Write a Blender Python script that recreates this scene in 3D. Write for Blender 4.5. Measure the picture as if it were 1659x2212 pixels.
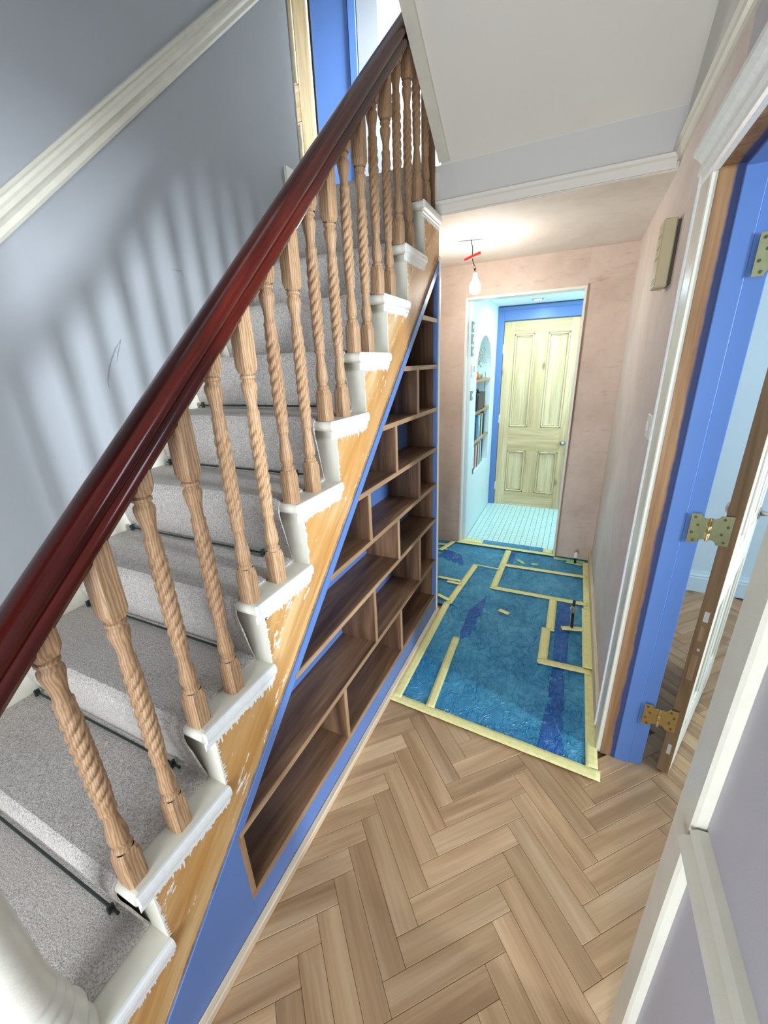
import bpy, math, random
from mathutils import Vector, Matrix, noise
random.seed(7)
scene = bpy.context.scene
for o in list(bpy.data.objects): bpy.data.objects.remove(o, do_unlink=True)
col = scene.collection

# ------------------------------------------------------------------ camera
CAM = (0.6903, 0.0, 1.6009)
ROT = (1.2167, 0.0374, 0.4298)
FPX, IW, IH = 861.2629, 1659.0, 2212.0
cd = bpy.data.cameras.new('camera'); cam = bpy.data.objects.new('camera', cd); col.objects.link(cam)
cam.location = CAM; cam.rotation_euler = ROT
cd.sensor_fit = 'VERTICAL'; cd.sensor_height = 24.0; cd.lens = 24.0 * FPX / IH
cd.clip_start = 0.02; cd.clip_end = 100
scene.camera = cam
# ------------------------------------------------------------------ world, exposure
w = bpy.data.worlds.new('world'); scene.world = w; w.use_nodes = True
w.node_tree.nodes['Background'].inputs[0].default_value = (0.72, 0.84, 1.0, 1)
w.node_tree.nodes['Background'].inputs[1].default_value = 1.0
scene.view_settings.view_transform = 'Standard'; scene.view_settings.look = 'None'
scene.view_settings.gamma = 1.0; scene.view_settings.use_curve_mapping = False
scene.view_settings.exposure = 0.46
# ------------------------------------------------------------------ lights
def area(name, loc, target, sx, sy, power, color, shape='RECTANGLE', spread=180):
    l = bpy.data.lights.new(name, 'AREA'); l.shape = shape; l.size = sx; l.size_y = sy
    l.energy = power; l.color = color; l.spread = math.radians(spread)
    o = bpy.data.objects.new(name, l); col.objects.link(o); o.location = loc
    o.rotation_euler = (Vector(target) - Vector(loc)).to_track_quat('-Z', 'Y').to_euler()
    return o
DAY = (0.86, 0.93, 1.0)
area('front_door_daylight', (0.45, -1.52, 0.98), (0.25, 1.0, 1.05), 0.85, 1.6, 42, DAY)
area('side_room_window_daylight', (3.92, 0.56, 1.72), (-0.87, 1.2, 1.6), 0.26, 0.75, 25, (0.82, 0.91, 1.0), spread=75)
area('side_room_sky', (3.92, 1.6, 1.5), (1.2, 1.6, 1.6), 1.2, 1.3, 34, (0.80, 0.91, 1.0))
area('landing_fill_light', (0.88, 3.05, 3.6), (-1.2, 3.36, 3.3), 0.5, 1.0, 38, (0.80, 0.90, 1.0), spread=52)  # added lamp that brightens the landing; the wall behind it has no window
area('stairwell_fill_light', (-0.45, 0.6, 4.9), (-0.45, 0.7, 0.0), 0.8, 1.6, 3, DAY)  # soft ambient lamp added under the closed stairwell ceiling
area('far_room_downlight', (0.29, 4.10, 2.085), (0.29, 4.10, 0.0), 0.09, 0.09, 7, (0.72, 0.97, 1.0), 'DISK')
area('far_room_fill_light', (1.42, 4.0, 1.45), (-0.1, 4.0, 1.0), 0.9, 1.2, 13, (0.70, 0.97, 1.0))  # added lamp out of view, lifts the far room from its closed side wall

# ------------------------------------------------------------------ measured layout (metres)
XR = 0.9594          # hall face of the right wall
XL = -0.87           # face of the stair wall
YE = 3.383           # end wall
ZC = 2.276           # low hall ceiling
YC = 2.259           # where the low ceiling starts
Y0, Z0, GO, RI = 0.2193, 0.5982, 0.2227, 0.2094   # nosing of step 0, going, rise
ZLAND = Z0 + 9 * RI
YF = 4.60            # far door plane
def ny(i): return Y0 + GO * i
def nz(i): return Z0 + RI * i
def zlow(y): return 0.002 + 0.93 * y               # underside of the outer string

# ------------------------------------------------------------------ colour and material helpers
def S(r, g, b):
    f = lambda c: (c / 255.0) / 12.92 if c <= 10.3 else ((c / 255.0 + 0.055) / 1.055) ** 2.4
    return (f(r), f(g), f(b), 1.0)
class NT:
    def __init__(s, name):
        s.m = bpy.data.materials.new(name); s.m.use_nodes = True
        s.t = s.m.node_tree; s.b = s.t.nodes['Principled BSDF']
        s.co = s.t.nodes.new('ShaderNodeTexCoord')
    def n(s, typ, **kw):
        nd = s.t.nodes.new('ShaderNode' + typ)
        for k, v in kw.items(): setattr(nd, k, v)
        return nd
    def l(s, a, b): s.t.links.new(a, b)
    def mapping(s, scale=(1, 1, 1), rot=(0, 0, 0), rand=False, src='Object'):
        mp = s.n('Mapping')
        if any(rot): mp.vector_type = 'TEXTURE'; scale = tuple(1.0 / k for k in scale)
        mp.inputs['Scale'].default_value = scale; mp.inputs['Rotation'].default_value = rot
        s.l(s.co.outputs[src], mp.inputs['Vector'])
        if rand:
            oi = s.n('ObjectInfo'); mm = s.n('Math', operation='MULTIPLY'); mm.inputs[1].default_value = 37.0
            s.l(oi.outputs['Random'], mm.inputs[0])
            cb = s.n('CombineXYZ')
            for k in range(3): s.l(mm.outputs[0], cb.inputs[k])
            s.l(cb.outputs[0], mp.inputs['Location'])
        return mp.outputs[0]
    def noise(s, vec, scale, detail=4, rough=0.55, dist=0.0):
        x = s.n('TexNoise'); x.inputs['Scale'].default_value = scale; x.inputs['Detail'].default_value = detail
        x.inputs['Roughness'].default_value = rough; x.inputs['Distortion'].default_value = dist
        if vec is not None: s.l(vec, x.inputs['Vector'])
        return x.outputs['Fac']
    def ramp(s, fac, stops, interp='LINEAR'):
        r = s.n('ValToRGB'); r.color_ramp.interpolation = interp; e = r.color_ramp.elements
        while len(e) < len(stops): e.new(0.5)
        for el, (p, c) in zip(e, stops): el.position = p; el.color = c
        s.l(fac, r.inputs[0]); return r.outputs[0]
    def mix(s, fac, a, b, mode='MIX'):
        x = s.n('Mix', data_type='RGBA', blend_type=mode)
        if isinstance(fac, (int, float)): x.inputs[0].default_value = fac
        else: s.l(fac, x.inputs[0])
        for v, k in ((a, 6), (b, 7)):
            if isinstance(v, tuple): x.inputs[k].default_value = v
            else: s.l(v, x.inputs[k])
        return x.outputs[2]
    def bump(s, h, strength=0.2, dist=0.01):
        b = s.n('Bump'); b.inputs['Strength'].default_value = strength; b.inputs['Distance'].default_value = dist
        s.l(h, b.inputs['Height']); s.l(b.outputs[0], s.b.inputs['Normal'])
    def fin(s, colr, rough=0.5, spec=None, metal=0.0):
        if isinstance(colr, tuple): s.b.inputs['Base Color'].default_value = colr
        else: s.l(colr, s.b.inputs['Base Color'])
        if isinstance(rough, (int, float)): s.b.inputs['Roughness'].default_value = rough
        else: s.l(rough, s.b.inputs['Roughness'])
        s.b.inputs['Metallic'].default_value = metal
        if spec is not None: s.b.inputs['Specular IOR Level'].default_value = spec
        return s.m
BW = ((0, 0, 0, 1), (1, 1, 1, 1))
def paint(name, c, rough=0.5, var=0.04, scale=6, bump=0.05, spec=0.4):
    n = NT(name); v = n.mapping()
    f = n.noise(v, scale, 5)
    lo = tuple(x * (1 - var) for x in c[:3]) + (1,); hi = tuple(min(1, x * (1 + var)) for x in c[:3]) + (1,)
    g = n.noise(v, 180, 2)
    n.bump(g, bump, 0.002)
    return n.fin(n.ramp(f, [(0.3, lo), (0.7, hi)]), rough, spec)
def wood(name, dark, mid, light, axis=0, rough=0.45, ring=9.0, fine=90.0, bump=0.12, tone=0.25, knots=True, sap=False, grain=0.55, rot=(0, 0, 0)):
    n = NT(name)
    st = [1.0, 1.0, 1.0]; st[axis] = 0.09
    v = n.mapping(tuple(st), rot, rand=True)
    a = n.noise(v, ring, 4, 0.55, 1.2)
    st2 = [1.0, 1.0, 1.0]; st2[axis] = 0.03
    v2 = n.mapping(tuple(st2), rot, rand=True)
    b = n.noise(v2, fine, 4, 0.6)
    c = n.ramp(a, [(0.28, dark), (0.5, mid), (0.72, light)])
    g = n.ramp(b, [(0.35, (0.62, 0.58, 0.55, 1)), (0.6, (1, 1, 1, 1))])
    c = n.mix(grain, c, g, 'MULTIPLY')
    oi = n.n('ObjectInfo')
    t = n.ramp(oi.outputs['Random'], [(0.0, (1 - tone, 1 - tone, 1 - tone, 1)), (1.0, (1 + tone * 0.45,) * 3 + (1,))])
    c = n.mix(1.0, c, t, 'MULTIPLY')
    if knots:
        v3 = n.mapping(tuple(0.45 if k == axis else 1.0 for k in range(3)), rand=True)
        vo = n.n('TexVoronoi'); vo.inputs['Scale'].default_value = 4.2; n.l(v3, vo.inputs['Vector'])
        k = n.ramp(vo.outputs['Distance'], [(0.03, (0.25, 0.15, 0.08, 1)), (0.11, (1, 1, 1, 1))])
        c = n.mix(0.7, c, k, 'MULTIPLY')
    if sap:
        sx = n.n('SeparateXYZ'); n.l(n.co.outputs['Object'], sx.inputs[0])
        e = n.ramp(sx.outputs[1], [(0.0175, BW[0]), (0.0195, BW[1])])
        ms = n.n('Math', operation='MULTIPLY'); ms.inputs[1].default_value = 7.31
        fr_ = n.n('Math', operation='FRACT'); gt = n.n('Math', operation='GREATER_THAN'); gt.inputs[1].default_value = 0.955
        n.l(oi.outputs['Random'], ms.inputs[0]); n.l(ms.outputs[0], fr_.inputs[0]); n.l(fr_.outputs[0], gt.inputs[0])
        f_ = n.n('Math', operation='MULTIPLY'); n.l(e, f_.inputs[0]); n.l(gt.outputs[0], f_.inputs[1])
        c = n.mix(f_.outputs[0], c, S(236, 220, 178))
    n.bump(b, bump, 0.002)
    return n.fin(c, rough, 0.4)

M = {}
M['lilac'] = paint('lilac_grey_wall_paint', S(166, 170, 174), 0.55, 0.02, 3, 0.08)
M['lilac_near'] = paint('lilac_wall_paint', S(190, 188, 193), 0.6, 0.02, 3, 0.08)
M['greywhite'] = paint('pale_grey_wall_paint', S(214, 212, 208), 0.6, 0.02, 3, 0.06)
M['soffit'] = paint('warm_grey_soffit_paint', S(234, 230, 220), 0.6, 0.02, 2, 0.06)
M['white'] = paint('white_gloss_paint', S(226, 224, 212), 0.32, 0.05, 25, 0.12)
M['cream'] = paint('cream_gloss_paint', S(224, 220, 204), 0.3, 0.04, 20, 0.10)
M['bright_white'] = paint('chipped_white_paint', S(238, 240, 238), 0.35, 0.05, 60, 0.12)
M['blue'] = paint('cobalt_blue_satin_paint', S(92, 126, 186), 0.38, 0.03, 4, 0.05)
M['paleblue'] = paint('pale_blue_wall_paint', S(206, 232, 246), 0.55, 0.02, 3, 0.05)
M['icywall'] = paint('icy_white_wall_paint', S(222, 240, 246), 0.5, 0.01, 3, 0.04)
M['black'] = paint('matt_black_plastic', S(26, 28, 34), 0.35, 0.05, 10, 0.05)
M['dark_green'] = paint('dark_green_metal', S(34, 48, 44), 0.35, 0.1, 30, 0.05)
M['beige_plastic'] = paint('beige_plastic', S(196, 182, 146), 0.45, 0.03, 8, 0.03)
M['dark_plastic'] = paint('dark_grey_plastic', S(70, 70, 60), 0.5, 0.05, 8, 0.03)
M['plate'] = paint('grey_switch_plate', S(112, 140, 138), 0.3, 0.02, 8, 0.02)
M['switch_white'] = paint('white_switch_plastic', S(232, 232, 228), 0.35, 0.02, 8, 0.02)
M['red'] = paint('red_plastic', S(226, 46, 42), 0.3, 0.05, 30, 0.02)
M['orange'] = paint('orange_glazed_pot', S(206, 104, 40), 0.25, 0.12, 30, 0.05)
M['stem'] = paint('green_stem', S(140, 150, 84), 0.6, 0.1, 30, 0.05)
M['dryflower'] = paint('dry_flower_head', S(176, 168, 140), 0.8, 0.15, 60, 0.1)
M['scuff'] = paint('dark_wall_scuff', S(138, 141, 146), 0.8, 0.2, 60, 0.05)
M['grout'] = paint('grey_grout', S(52, 92, 98), 0.7, 0.05, 30, 0.05)
M['tile'] = paint('glazed_white_mosaic_tile', S(204, 236, 234), 0.3, 0.02, 10, 0.02)
M['screw'] = paint('dark_screw_head', S(84, 74, 44), 0.4, 0.1, 40, 0.02)
for nm, c in (('book_navy', (30, 52, 84)), ('book_blue', (40, 120, 180)), ('book_sky', (110, 190, 220)), ('book_white', (230, 236, 236)), ('book_teal', (60, 120, 124)), ('book_pink', (206, 120, 134)), ('book_red', (176, 62, 52)), ('book_cream', (226, 216, 190))):
    M[nm] = paint(nm + '_cover', S(*c), 0.45, 0.04, 30, 0.03)
M['oak'] = wood('herringbone_oak', S(156, 122, 88), S(186, 152, 114), S(206, 176, 140), 0, 0.40, 9, 90, 0.06, 0.20, True, True, 0.35)
M['slab'] = wood('oak_floor_base', S(120, 94, 66), S(150, 120, 86), S(170, 140, 104), 0, 0.5, 8, 80, 0.05, 0.1, False)
M['rail'] = wood('varnished_mahogany', S(46, 10, 8), S(76, 19, 14), S(104, 34, 22), 1, 0.14, 16, 120, 0.02, 0.05, False, rot=(math.radians(42.7), 0, 0))
M['walnut'] = wood('dark_oak_shelf', S(80, 56, 40), S(122, 90, 64), S(156, 118, 86), 1, 0.45, 12, 90, 0.15, 0.12, False)
M['walnut_v'] = wood('dark_oak_upright', S(80, 56, 40), S(116, 86, 62), S(148, 112, 82), 2, 0.45, 12, 90, 0.15, 0.12, False)
M['oak_edge'] = wood('oak_edge_strip', S(150, 116, 82), S(176, 142, 106), S(200, 168, 132), 1, 0.5, 14, 120, 0.05, 0.08, False)
M['oak_edge_v'] = wood('oak_edge_strip_upright', S(150, 116, 82), S(176, 142, 106), S(200, 168, 132), 2, 0.5, 14, 120, 0.05, 0.08, False)
M['rawtimber'] = wood('raw_timber', S(206, 184, 150), S(224, 204, 174), S(238, 222, 196), 1, 0.6, 14, 120, 0.08, 0.05)
M['pine_frame'] = wood('weathered_pine_v', S(150, 108, 66), S(184, 142, 94), S(206, 168, 120), 2, 0.6, 16, 90, 0.15, 0.08)
M['pine_door'] = wood('stripped_pine_v', S(190, 162, 116), S(216, 190, 146), S(232, 210, 170), 2, 0.55, 9, 80, 0.10, 0.08)
M['pine_door_h'] = wood('stripped_pine_h', S(190, 162, 116), S(216, 190, 146), S(232, 210, 170), 0, 0.55, 9, 80, 0.10, 0.08)
M['pine_panel'] = wood('stripped_pine_panel', S(204, 178, 136), S(224, 202, 160), S(238, 220, 182), 2, 0.55, 9, 80, 0.10, 0.05)
M['dooredge'] = wood('old_brown_door_edge', S(124, 94, 62), S(160, 130, 94), S(190, 166, 132), 2, 0.6, 10, 60, 0.12, 0.03)
M['limed'] = wood('limed_pine_face', S(206, 204, 188), S(224, 224, 210), S(238, 238, 228), 2, 0.5, 10, 70, 0.08, 0.03)
def mk_baluster():
    n = NT('turned_pine'); v = n.mapping((1, 1, 0.13), rand=True)
    wv = n.n('TexWave', wave_type='RINGS', rings_direction='Z'); wv.inputs['Scale'].default_value = 60; wv.inputs['Distortion'].default_value = 7
    wv.inputs['Detail'].default_value = 2; wv.inputs['Detail Scale'].default_value = 1.6
    ad = n.n('VectorMath', operation='ADD'); ad.inputs[1].default_value = (0.05, 0.03, 0); n.l(v, ad.inputs[0]); n.l(ad.outputs[0], wv.inputs['Vector'])
    c = n.ramp(wv.outputs['Fac'], [(0.1, S(158, 125, 92)), (0.5, S(174, 141, 107)), (0.9, S(188, 156, 121))])
    oi = n.n('ObjectInfo'); t = n.ramp(oi.outputs['Random'], [(0, (0.86, 0.80, 0.76, 1)), (1, (1.06, 1.03, 1.0, 1))])
    c = n.mix(1.0, c, t, 'MULTIPLY')
    n.bump(wv.outputs['Fac'], 0.08, 0.002)
    return n.fin(c, 0.5, 0.4)
M['baluster'] = mk_baluster()
def mk_string():
    n = NT('stripped_pine_with_paint_flecks')
    rot = (math.radians(43), 0, 0)
    v = n.mapping((1, 0.10, 1.0), rot, src='Object')
    a = n.noise(v, 14, 5, 0.6, 0.6)
    c = n.ramp(a, [(0.25, S(164, 110, 54)), (0.45, S(200, 154, 94)), (0.62, S(218, 184, 132)), (0.8, S(232, 208, 168))])
    f = n.noise(n.mapping((1, 0.035, 1.0), rot), 90, 4, 0.6)
    c = n.mix(0.5, c, n.ramp(f, [(0.3, (0.66, 0.58, 0.48, 1)), (0.6, (1, 1, 1, 1))]), 'MULTIPLY')
    big = n.noise(n.mapping((1, 1, 1)), 3.2, 3, 0.5)
    c = n.mix(n.ramp(big, [(0.42, BW[0]), (0.62, BW[1])]), c, n.mix(0.6, c, S(196, 138, 66)))
    fl = n.noise(n.mapping((1, 0.28, 1.0), rot), 34, 6, 0.75)
    c = n.mix(n.ramp(fl, [(0.612, BW[0]), (0.63, BW[1])]), c, S(240, 238, 230))
    n.bump(f, 0.12, 0.002)
    return n.fin(c, 0.5, 0.4)
M['string'] = mk_string()
def mk_carpet():
    n = NT('grey_beige_carpet'); v = n.mapping()
    a = n.noise(v, 260, 3, 0.7); b = n.noise(v, 70, 4, 0.6); big = n.noise(v, 5, 3)
    c = n.ramp(a, [(0.32, S(160, 150, 141)), (0.5, S(214, 206, 198)), (0.68, S(242, 237, 230))])
    c = n.mix(0.35, c, n.ramp(b, [(0.35, (0.72, 0.71, 0.70, 1)), (0.6, (1, 1, 1, 1))]), 'MULTIPLY')
    n.bump(a, 0.9, 0.006)
    return n.fin(c, 0.95, 0.1)
M['carpet'] = mk_carpet()
def mk_plaster(name, c0, c1, c2, smear=0.6):
    n = NT(name)
    v = n.mapping((1, 1, 1))
    a = n.noise(v, 1.7, 6, 0.6, 0.4)
    c = n.ramp(a, [(0.3, c0), (0.5, c1), (0.72, c2)])
    s = n.noise(n.mapping((1.2, 1.2, 7.0)), 5.0, 5, 0.65, 0.5)
    c = n.mix(smear * 0.6, c, n.ramp(s, [(0.26, (0.62, 0.56, 0.52, 1)), (0.42, (1, 1, 1, 1))]), 'MULTIPLY')
    g = n.noise(v, 24, 5, 0.6)
    c = n.mix(0.3, c, n.ramp(g, [(0.3, (0.84, 0.82, 0.80, 1)), (0.6, (1, 1, 1, 1))]), 'MULTIPLY')
    n.bump(g, 0.12, 0.004)
    return n.fin(c, 0.75, 0.2)
M['plaster'] = mk_plaster('pink_plaster', S(196, 176, 162), S(214, 196, 182), S(226, 211, 199), 0.9)
M['plaster_wall'] = mk_plaster('patchy_pink_white_plaster', S(216, 198, 188), S(226, 212, 204), S(234, 226, 222), 0.25)
M['plaster_ceiling'] = mk_plaster('pale_pink_ceiling_plaster', S(218, 204, 192), S(230, 220, 210), S(238, 230, 222), 0.15)
def mk_film(name, c0, c1):
    n = NT(name); v = n.mapping()
    a = n.noise(v, 3.5, 4, 0.6, 0.8)
    wr = n.noise(n.mapping((1, 1, 1)), 16, 6, 0.62, 2.5)
    w2 = n.noise(n.mapping((1, 1, 1)), 70, 4, 0.6, 1.5)
    ad = n.n('Math', operation='MULTIPLY_ADD'); ad.inputs[1].default_value = 0.10; n.l(w2, ad.inputs[0]); n.l(wr, ad.inputs[2])
    rd = n.noise(n.mapping((1.6, 1, 1)), 9, 3, 0.5, 1.6)
    sb = n.n('Math', operation='SUBTRACT'); sb.inputs[1].default_value = 0.5; n.l(rd, sb.inputs[0])
    ab = n.n('Math', operation='ABSOLUTE'); n.l(sb.outputs[0], ab.inputs[0])
    rg = n.ramp(ab.outputs[0], [(0.0, BW[1]), (0.035, BW[0])])
    a2 = n.n('Math', operation='MULTIPLY_ADD'); a2.inputs[1].default_value = 0.7; n.l(rg, a2.inputs[0]); n.l(ad.outputs[0], a2.inputs[2])
    n.bump(a2.outputs[0], 0.6, 0.03)
    return n.fin(n.ramp(a, [(0.3, c0), (0.7, c1)]), 0.12, 0.8)
M['film'] = mk_film('blue_plastic_film', S(24, 126, 180), S(84, 174, 212))
M['film_dark'] = mk_film('doubled_blue_plastic_film', S(14, 84, 170), S(28, 112, 192))
def mk_tape(name, c):
    n = NT(name); a = n.noise(n.mapping(), 40, 4, 0.6)
    n.bump(a, 0.3, 0.004)
    d = tuple(x * 0.86 for x in c[:3]) + (1,)
    return n.fin(n.ramp(a, [(0.3, d), (0.6, c)]), 0.55, 0.3)
M['tape'] = mk_tape('yellow_masking_tape', S(242, 234, 164))
M['tape_green'] = mk_tape('pale_green_masking_tape', S(168, 216, 160))
def metal(name, c, rough):
    n = NT(name); a = n.noise(n.mapping(), 60, 3); n.bump(a, 0.05, 0.002)
    return n.fin(n.ramp(a, [(0.3, tuple(x * 0.85 for x in c[:3]) + (1,)), (0.7, c)]), rough, 0.5, 1.0)
M['brass'] = metal('polished_brass', S(226, 208, 152), 0.25)
M['steel'] = metal('brushed_steel', S(196, 192, 184), 0.25)
M['copper'] = metal('dull_copper_pipe', S(92, 62, 52), 0.4)
def mk_jamb():
    n = NT('bare_jamb_timber_with_blue_overspill')
    a = n.noise(n.mapping((1, 1, 0.07), rand=True), 16, 4, 0.55, 1.0)
    c = n.ramp(a, [(0.28, S(122, 88, 58)), (0.5, S(152, 116, 80)), (0.72, S(174, 140, 102))])
    f = n.noise(n.mapping((1, 1, 0.03)), 110, 3, 0.6)
    c = n.mix(0.5, c, n.ramp(f, [(0.35, (0.6, 0.52, 0.46, 1)), (0.6, (1, 1, 1, 1))]), 'MULTIPLY')
    sx = n.n('SeparateXYZ'); n.l(n.co.outputs['Object'], sx.inputs[0])
    e = n.noise(n.mapping((1, 1, 1)), 5, 9, 0.7)
    mm = n.n('Math', operation='MULTIPLY_ADD'); n.l(e, mm.inputs[0]); mm.inputs[1].default_value = 0.03; n.l(sx.outputs[0], mm.inputs[2])
    c = n.mix(n.ramp(mm.outputs[0], [(0.022, BW[0]), (0.026, BW[1])]), c, S(66, 76, 118))
    n.bump(f, 0.15, 0.002)
    return n.fin(c, 0.6, 0.3)
M['jamb'] = mk_jamb()
def mk_emit(name, c, s):
    n = NT(name); n.b.inputs['Emission Color'].default_value = c; n.b.inputs['Emission Strength'].default_value = s
    return n.fin((1, 1, 1, 1), 0.4)
M['bulb'] = mk_emit('lit_bulb_glass', (1.0, 0.94, 0.85, 1), 150)
M['downlight'] = mk_emit('lit_downlight_lens', (0.85, 1, 1, 1), 6)
def mk_glass(name, c):
    n = NT(name); n.b.inputs['Transmission Weight'].default_value = 1.0; n.b.inputs['IOR'].default_value = 1.3
    return n.fin(c, 0.05)
M['glass'] = mk_glass('clear_glass', (0.94, 0.99, 1, 1))

# ------------------------------------------------------------------ mesh helpers
class MB:
    def __init__(s): s.v = []; s.f = []; s.smooth = False
    def add(s, vs, fs):
        o = len(s.v); s.v += [tuple(v) for v in vs]; s.f += [tuple(i + o for i in f) for f in fs]; return s
    def box(s, x0, x1, y0, y1, z0, z1, c=0.0):
        if c <= 0:
            return s.add([(x, y, z) for x in (x0, x1) for y in (y0, y1) for z in (z0, z1)],
                         [(0, 1, 3, 2), (4, 6, 7, 5), (0, 4, 5, 1), (2, 3, 7, 6), (0, 2, 6, 4), (1, 5, 7, 3)])
        c = min(c, (x1 - x0) / 2.1, (y1 - y0) / 2.1, (z1 - z0) / 2.1)
        return s.rbox(x0, x1, y0, y1, z0, z1, c)
    def rbox(s, x0, x1, y0, y1, z0, z1, c):
        # chamfered box: 24 vertices
        vs = []; idx = {}
        for ix, x in enumerate((x0, x1)):
            for iy, y in enumerate((y0, y1)):
                for iz, z in enumerate((z0, z1)):
                    sx = 1 if ix == 0 else -1; sy = 1 if iy == 0 else -1; sz = 1 if iz == 0 else -1
                    for ax in range(3):
                        p = [x + sx * c, y + sy * c, z + sz * c]; p[ax] = (x, y, z)[ax]
                        idx[(ix, iy, iz, ax)] = len(vs); vs.append(tuple(p))
        fs = []
        for ax in range(3):
            a, b = [k for k in range(3) if k != ax]
            for sd in (0, 1):
                q = []
                for (u, v) in ((0, 0), (1, 0), (1, 1), (0, 1)):
                    k = [0, 0, 0]; k[ax] = sd; k[a] = u; k[b] = v; q.append(idx[(k[0], k[1], k[2], ax)])
                fs.append(tuple(q))
            for u in (0, 1):
                for v in (0, 1):     # edge along ax
                    k0 = [0, 0, 0]; k0[a] = u; k0[b] = v; k1 = list(k0); k1[ax] = 1
                    fs.append((idx[(*k0, a)], idx[(*k1, a)], idx[(*k1, b)], idx[(*k0, b)]))
        for ix in (0, 1):
            for iy in (0, 1):
                for iz in (0, 1): fs.append(tuple(idx[(ix, iy, iz, ax)] for ax in range(3)))
        return s.add(vs, fs)
    def prism(s, poly, d):     # poly: list of 3D points (planar), d: extrusion vector
        n = len(poly); d = Vector(d)
        vs = [Vector(p) for p in poly] + [Vector(p) + d for p in poly]
        return s.add(vs, [tuple(range(n))[::-1], tuple(range(n, 2 * n))] + [(i, (i + 1) % n, n + (i + 1) % n, n + i) for i in range(n)])
    def lathe(s, prof, cx=0, cy=0, seg=24, rfun=None):    # prof: (r, z)
        o = []; k = len(prof)
        for (r, z) in prof:
            for j in range(seg):
                t = 2 * math.pi * j / seg; rr = rfun(r, z, t) if rfun else r
                o.append((cx + rr * math.cos(t), cy + rr * math.sin(t), z))
        fs = [(a * seg + j, a * seg + (j + 1) % seg, (a + 1) * seg + (j + 1) % seg, (a + 1) * seg + j) for a in range(k - 1) for j in range(seg)]
        fs += [tuple(range(seg))[::-1], tuple(range((k - 1) * seg, k * seg))]
        return s.add(o, fs)
    def tube(s, pts, r, seg=10):
        pts = [Vector(p) for p in pts]; o = []; k = len(pts); up = None
        for i, p in enumerate(pts):
            d = (pts[min(i + 1, k - 1)] - pts[max(i - 1, 0)]).normalized()
            if up is None: up = Vector((0, 0, 1)) if abs(d.z) < 0.9 else Vector((1, 0, 0))
            u = d.cross(up).normalized(); v = u.cross(d)
            rr = r[i] if isinstance(r, (list, tuple)) else r
            for j in range(seg):
                t = 2 * math.pi * j / seg; o.append(p + (u * math.cos(t) + v * math.sin(t)) * rr)
        fs = [(a * seg + j, a * seg + (j + 1) % seg, (a + 1) * seg + (j + 1) % seg, (a + 1) * seg + j) for a in range(k - 1) for j in range(seg)]
        fs += [tuple(range(seg))[::-1], tuple(range((k - 1) * seg, k * seg))]
        return s.add(o, fs)
    def xf(s, mat):
        s.v = [tuple(mat @ Vector(v)) for v in s.v]; return s
    def build(s, name, mat, parent=None, smooth=False, label=None, cat=None, group=None, kind=None, origin=None):
        v = s.v
        if origin is None:
            lo = [min(p[k] for p in v) for k in range(3)]; hi = [max(p[k] for p in v) for k in range(3)]
            origin = ((lo[0] + hi[0]) / 2, (lo[1] + hi[1]) / 2, (lo[2] + hi[2]) / 2)
        me = bpy.data.meshes.new(name)
        me.from_pydata([(p[0] - origin[0], p[1] - origin[1], p[2] - origin[2]) for p in v], [], s.f)
        import bmesh
        bm = bmesh.new(); bm.from_mesh(me); bmesh.ops.recalc_face_normals(bm, faces=bm.faces); bm.to_mesh(me); bm.free()
        if smooth:
            me.polygons.foreach_set('use_smooth', [True] * len(me.polygons))
            if smooth == 'auto': me.set_sharp_from_angle(angle=math.radians(38))
        me.materials.append(mat)
        o = bpy.data.objects.new(name, me); col.objects.link(o)
        place(o, origin, parent); tag(o, label, cat, group, kind)
        return o
def wloc(o):
    l = Vector(o.location)
    if o.parent: l += wloc(o.parent)
    return l
def place(o, origin, parent):
    o.parent = parent
    o.location = Vector(origin) - (wloc(parent) if parent else Vector((0, 0, 0)))
def tag(o, label=None, cat=None, group=None, kind=None):
    for k, v in (('label', label), ('category', cat), ('group', group), ('kind', kind)):
        if v: o[k] = v
    return o
def empty(name, loc, label=None, cat=None, group=None, kind=None):
    o = bpy.data.objects.new(name, None); col.objects.link(o); o.location = loc; o.empty_display_size = 0.05
    return tag(o, label, cat, group, kind)
def inst(src, name, loc, parent=None, rotz=0.0, **kw):
    o = bpy.data.objects.new(name, src.data); col.objects.link(o); place(o, loc, parent); o.rotation_euler = (0, 0, rotz)
    return tag(o, **kw)
def box(name, mat, x0, x1, y0, y1, z0, z1, c=0.0, **kw): return MB().box(x0, x1, y0, y1, z0, z1, c).build(name, mat, **kw)
def struct(name, mat, x0, x1, y0, y1, z0, z1, label, **kw):
    return MB().box(x0, x1, y0, y1, z0, z1).build(name, mat, label=label, kind='structure', **kw)
def pix(P):
    q = cam_inv @ Vector(P)
    if q.z > -0.02: return None
    return (IW / 2 + FPX * q.x / -q.z, IH / 2 - FPX * q.y / -q.z)
from mathutils import Euler
cam_inv = (Matrix.Translation(CAM) @ Euler(ROT).to_matrix().to_4x4()).inverted()

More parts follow.
